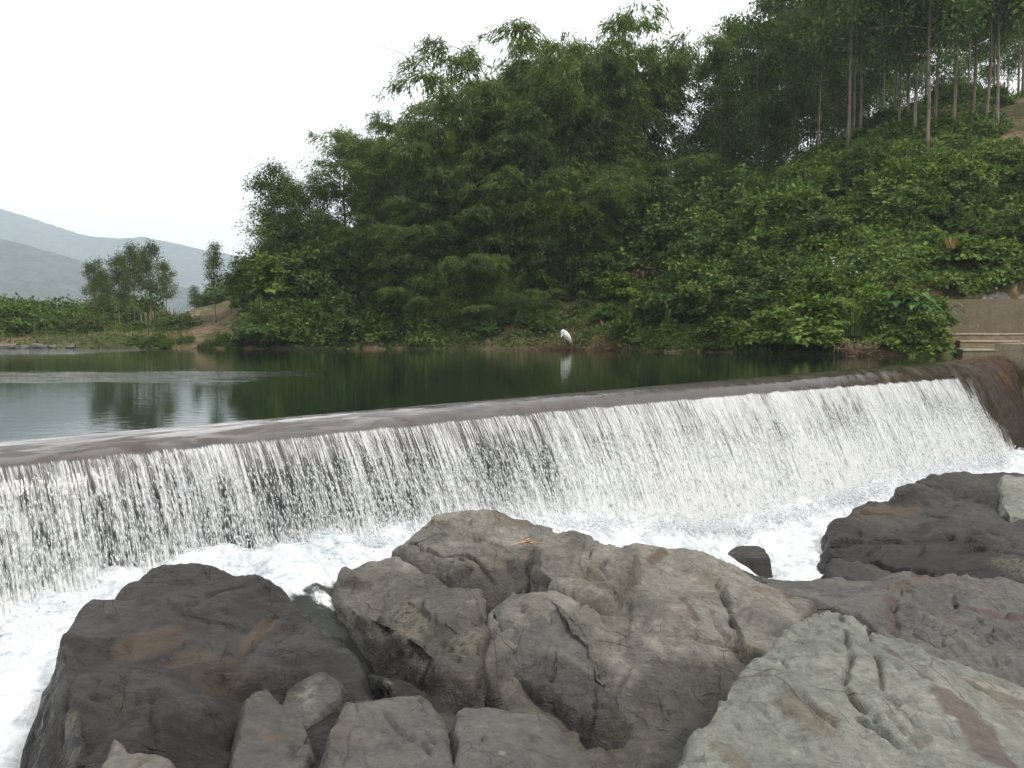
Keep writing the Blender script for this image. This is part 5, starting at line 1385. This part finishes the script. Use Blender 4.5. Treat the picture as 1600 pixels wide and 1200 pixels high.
# ------------------------------------------------------------------ dead wood at the waterline
def twig_heap(name, label, cat, px, d, n_, sz, h, mat, up=.4, seed=0, rad=.012):
    r = np.random.default_rng(seed)
    p = W(px, 545, d); p[2] = 0.0
    its = []
    for k in range(n_):
        b = r.normal(0, 1, 3) * np.array([sz, sz * .4, h * .3]); b[2] = abs(b[2])
        q = norm(r.normal(size=3) * np.array([1, .6, up]) + np.array([0, 0, up * .5])) * sz * r.uniform(.5, 1.4)
        e = b + q; e[2] = np.clip(e[2], -.05, h)
        mid_ = (b + e) / 2 + r.normal(0, .08 * sz, 3)
        its.append((np.stack([b, mid_, e]), rad * r.uniform(.5, 1.3) * np.array([1, .8, .4])))
    return tag(link(name, tubes_mesh(name, its, 5), mat, None, tuple(p)), label, cat)
twig_heap("dead_roots", "heap of dead reddish roots at the waterline under the white bird", "roots", 872, 37.4, 70, .55, .45, M_STRAW, seed=1, rad=.016)
twig_heap("dead_roots", "reddish brown dead roots hanging from the bank right of the white bird", "roots", 955, 36.2, 90, .6, .7, M_STRAW, seed=2, rad=.016)
twig_heap("root_ball", "round tangle of dry brown roots at the waterline under the tall grass tuft", "roots", 1338, 27.9, 170, .36, .62, M_TWIG, up=.7, seed=3, rad=.014)
twig_heap("dead_branch", "bare brown twigs tangled left of the white bird at the pond edge", "branch", 838, 37.8, 30, .55, 1.2, M_TWIG, up=.9, seed=4)
a_, b_ = Wz(1040, 549.5, .02), Wz(1185, 545.5, .04)
its = [(np.stack([a_, (a_ + b_) / 2 + [0, 0, .03], b_]), np.array([.02, .03, .035])), (np.stack([a_ * .7 + b_ * .3, a_ * .85 + b_ * .15 + np.array([0, 0, .1]), a_ + np.array([.2, .3, .25])]), np.array([.02, .014, .006])),
       (np.stack([a_ * .4 + b_ * .6, a_ * .5 + b_ * .5 + np.array([0, -.3, .02]), a_ * .7 + b_ * .3 + np.array([0, -.7, .0])]), np.array([.018, .012, .006]))]
tag(link("floating_branch", tubes_mesh("floating_branch", its, 6), M_TWIG), "long pale dead branch floating on the pond at the foot of the slope", "branch")
a_, b_ = Wz(1285, 548, .02), Wz(1230, 551, .03)
tag(link("floating_branch", tubes_mesh("floating_branch", [(np.stack([a_, (a_ + b_) / 2 + [0, 0, .15], b_]), np.array([.03, .02, .008])), (np.stack([a_, a_ + [.1, .1, .5], a_ + [-.1, .1, .9]]), np.array([.02, .014, .006]))], 6), M_TWIG), "short broken branch sticking out of the water left of the dry root tangle", "branch")

# plants at the pond edge on the right
p = on_ground(1332, 29.5); p[2] = max(p[2], .3)
g = empty("grass_tuft", tuple(p), 0)
link("blades", grass_mesh(5, 220, 1.75, 1.25, .05, .55), M_GRASS, g)
tag(g, "tall tuft of long green grass blades arching over the dry root tangle", "grass tuft")
for k, (px, d, h, lab) in enumerate([(1290, 31.5, .9, "smaller tuft of grass left of the tall grass tuft"), (655, 39.6, .8, "dry grass tuft at the waterline under the young bamboo"), (430, 39.9, .8, "reddish dry grass tuft at the left end of the wooded bank"),
                                     (905, 42.2, 1.3, "dry standing stalks on the bank above the white bird")]):
    p = on_ground(px, d); g = empty("grass_tuft", tuple(p), k)
    link("blades", grass_mesh(20 + k, 90, h, h * .5, .03, .4), M_GRASS if k == 0 else M_DRYGRASS, g)
    tag(g, lab, "grass tuft")
def broad_plant(label, px, d, n_, sz, seed):
    r = np.random.default_rng(seed); p = on_ground(px, d)
    e = empty("broad_leaf_plant", tuple(p), 0)
    V, Fc, its, c = [], [], [], 0
    for k in range(n_):
        a = r.uniform(0, 6.283); o_ = r.uniform(.1, .5) * sz; h = r.uniform(.25, .95) * sz
        tip = np.array([np.cos(a) * o_ * 1.6, np.sin(a) * o_ * 1.6, h])
        its.append((np.stack([[0.03 * np.cos(a), .03 * np.sin(a), -.1], tip * [.45, .45, .7], tip]), np.array([.012, .010, .006])))
        D = np.array([np.cos(a), np.sin(a), -.75]); D /= np.linalg.norm(D); S = np.array([-np.sin(a), np.cos(a), 0]); Nn = np.cross(S, D) * -1
        L = .22 * sz * r.uniform(.7, 1.2)
        ol = [(-.12, 0, 0), (-.28, .26, .02), (0, .42, .05), (.4, .30, .04), (1, 0, -.08), (.4, -.30, .04), (0, -.42, .05), (-.28, -.26, .02)]
        pts = [tip + (D * q[0] + S * q[1] + Nn * q[2]) * L for q in ol]
        V += pts; Fc += [(c, c + 1, c + 2, c + 3), (c, c + 3, c + 4, c + 4), (c, c + 4, c + 5, c + 5), (c, c + 5, c + 6, c + 7)]; c += 8
    me = bpy.data.meshes.new("leaves"); me.from_pydata([tuple(q) for q in V], [], [tuple(dict.fromkeys(q)) for q in Fc]); me.update()
    link("leaves", me, M_TARO, e); link("stem", tubes_mesh("stem", its, 5), M_CULM, e)
    return tag(e, label, "plant")
for k, (px, d, s_, lab) in enumerate([(1378, 29.6, 1.1, "big leaved plant just right of the tall grass tuft"), (1402, 29.2, 1.25, "bluish green big leaved plant, second from the tall grass tuft"), (1432, 28.7, 1.2, "big leaved plant at the water midway between grass tuft and steps"),
                                     (1462, 28.3, 1.05, "big leaved plant leaning to the water near the concrete steps"), (1488, 28.5, 1.15, "big leaved plant touching the concrete steps"), (1205, 31.6, 1.1, "big leaved plant at the waterline left of the grass tuft"), (1350, 30.6, 1.0, "big leaved plant half hidden behind the tall grass tuft")]):
    broad_plant(lab, px, d, 44, s_, 40 + k)
p = on_ground(1470, 30.2)
shrub("leafy sapling with a dry brown tip beside the concrete back wall", SB[2], p, .4, (.75, .75, 1.7), None, "sapling", "sapling")
p = on_ground(1497, 29.4)
shrub("dark green bush overlapping the left end of the concrete steps", SB[0], p, 1.4, (.55, .55, 1.15))
g = empty("grass_tuft", tuple(on_ground(1482, 30.4) + np.array([0, 0, 1.75])), 0)
link("blades", grass_mesh(33, 40, .7, .5, .04, .3), M_DRYGRASS, g); tag(g, "dry straw coloured tuft at the top of the sapling by the back wall", "grass tuft")
r = np.random.default_rng(91)
its = []
c = on_ground(1285, 32.2)
P = np.stack([c[0] + r.normal(0, .7, 70), c[1] + r.normal(0, .5, 70), 0 * r.random(70)], -1); P[:, 2] = ground_z(P[:, 0], P[:, 1]) + r.uniform(.7, 1.5, 70)
v, f = beads(P, r.uniform(.025, .05, 70), r.uniform(.02, .035, 70), np.tile([[0, 0, 1.0]], (70, 1)))
tag(link("white_flowers", make_mesh("white_flowers", v, f, False), M_WHITE), "small white flowers dotted over the weeds above the grass tuft", "flowers", kind="stuff")

# fence stakes on the far shore
for k in range(9):
    px = 222 + k * 6.2; p = on_ground(px, 46 + .3 * k)
    st = link("fence_stake", tubes_mesh("fence_stake", [(np.array([(0, 0, -.2), (.02 * (k % 3 - 1), 0, .45), (.05 * (k % 3 - 1), .02, .85 + .1 * (k % 2))]), np.array([.045, .04, .03]))], 7), M_TWIG, None, tuple(p))
    tag(st, "thin wooden stake in the row at the foot of the brown earth slope", "stake", "row of stakes on the far shore")
# light stones on the far left waterline
for k, (px, d, s_) in enumerate([(18, 40.2, .3), (38, 40.4, .22), (60, 40.3, .34), (82, 40.6, .2), (5, 40.1, .26), (110, 40.6, .18)]):
    rr2 = np.random.default_rng(60 + k); d_ = rnd_dirs(1, rr2)
    uu, vv = np.meshgrid(np.linspace(0, 2 * np.pi, 17), np.linspace(-1.4, 1.4, 11), indexing='ij')
    q = np.stack([np.cos(uu) * np.cos(vv), np.sin(uu) * np.cos(vv), np.sin(vv)], -1).reshape(-1, 3)
    q = q * (1 + .35 * fbm(q * 1.2 + k * 5, 3))[:, None] * np.array([1.2, .8, .6]) * s_
    p = W(px, 545, d); p[2] = .05
    tag(link("shore_stone", make_mesh("shore_stone", q, grid_faces(17, 11)), M_TAN, None, tuple(p)), "pale stone lying at the waterline of the far left shore", "stone", "stones on the far left shore")
# driftwood splinter caught on the central rock
its = []
c = W(822, 848, 6.15) + np.array([0, -.08, .03])
for k in range(9):
    e = c + np.random.default_rng(k).normal(0, .075, 3) * [1, .6, .25] + [0, 0, .01]
    its.append((np.stack([c + np.random.default_rng(k + 30).normal(0, .02, 3), (c + e) / 2, e]), np.array([.006, .005, .003])))
tag(link("driftwood", tubes_mesh("driftwood", its, 5), plain_material("pink_driftwood", (.50, .34, .24), (.38, .24, .16), 6, .9, .2, .01)), "small pinkish driftwood splinters caught behind the peak of the crag", "driftwood")

# ------------------------------------------------------------------ air
bm_ = np.array([[x, y, z] for x in (-2750, 2750) for y in (-2750, 2750) for z in (-8, 320)], float)
hf = np.array([[0, 1, 3, 2], [4, 6, 7, 5], [0, 4, 5, 1], [2, 3, 7, 6], [0, 2, 6, 4], [1, 5, 7, 3]])
m, nt = new_mat("haze_air"); n = N(nt)
vs = n('ShaderNodeVolumePrincipled', {'Color': c4(.80, .905, 1.0), 'Density': 0.00052, 'Anisotropy': 0.2})
n('ShaderNodeOutputMaterial', {1: vs.outputs[0]})
tag(link("haze", make_mesh("haze", bm_, hf, False), m), "pale blue haze between the viewpoint and the hills", "haze", kind="stuff")
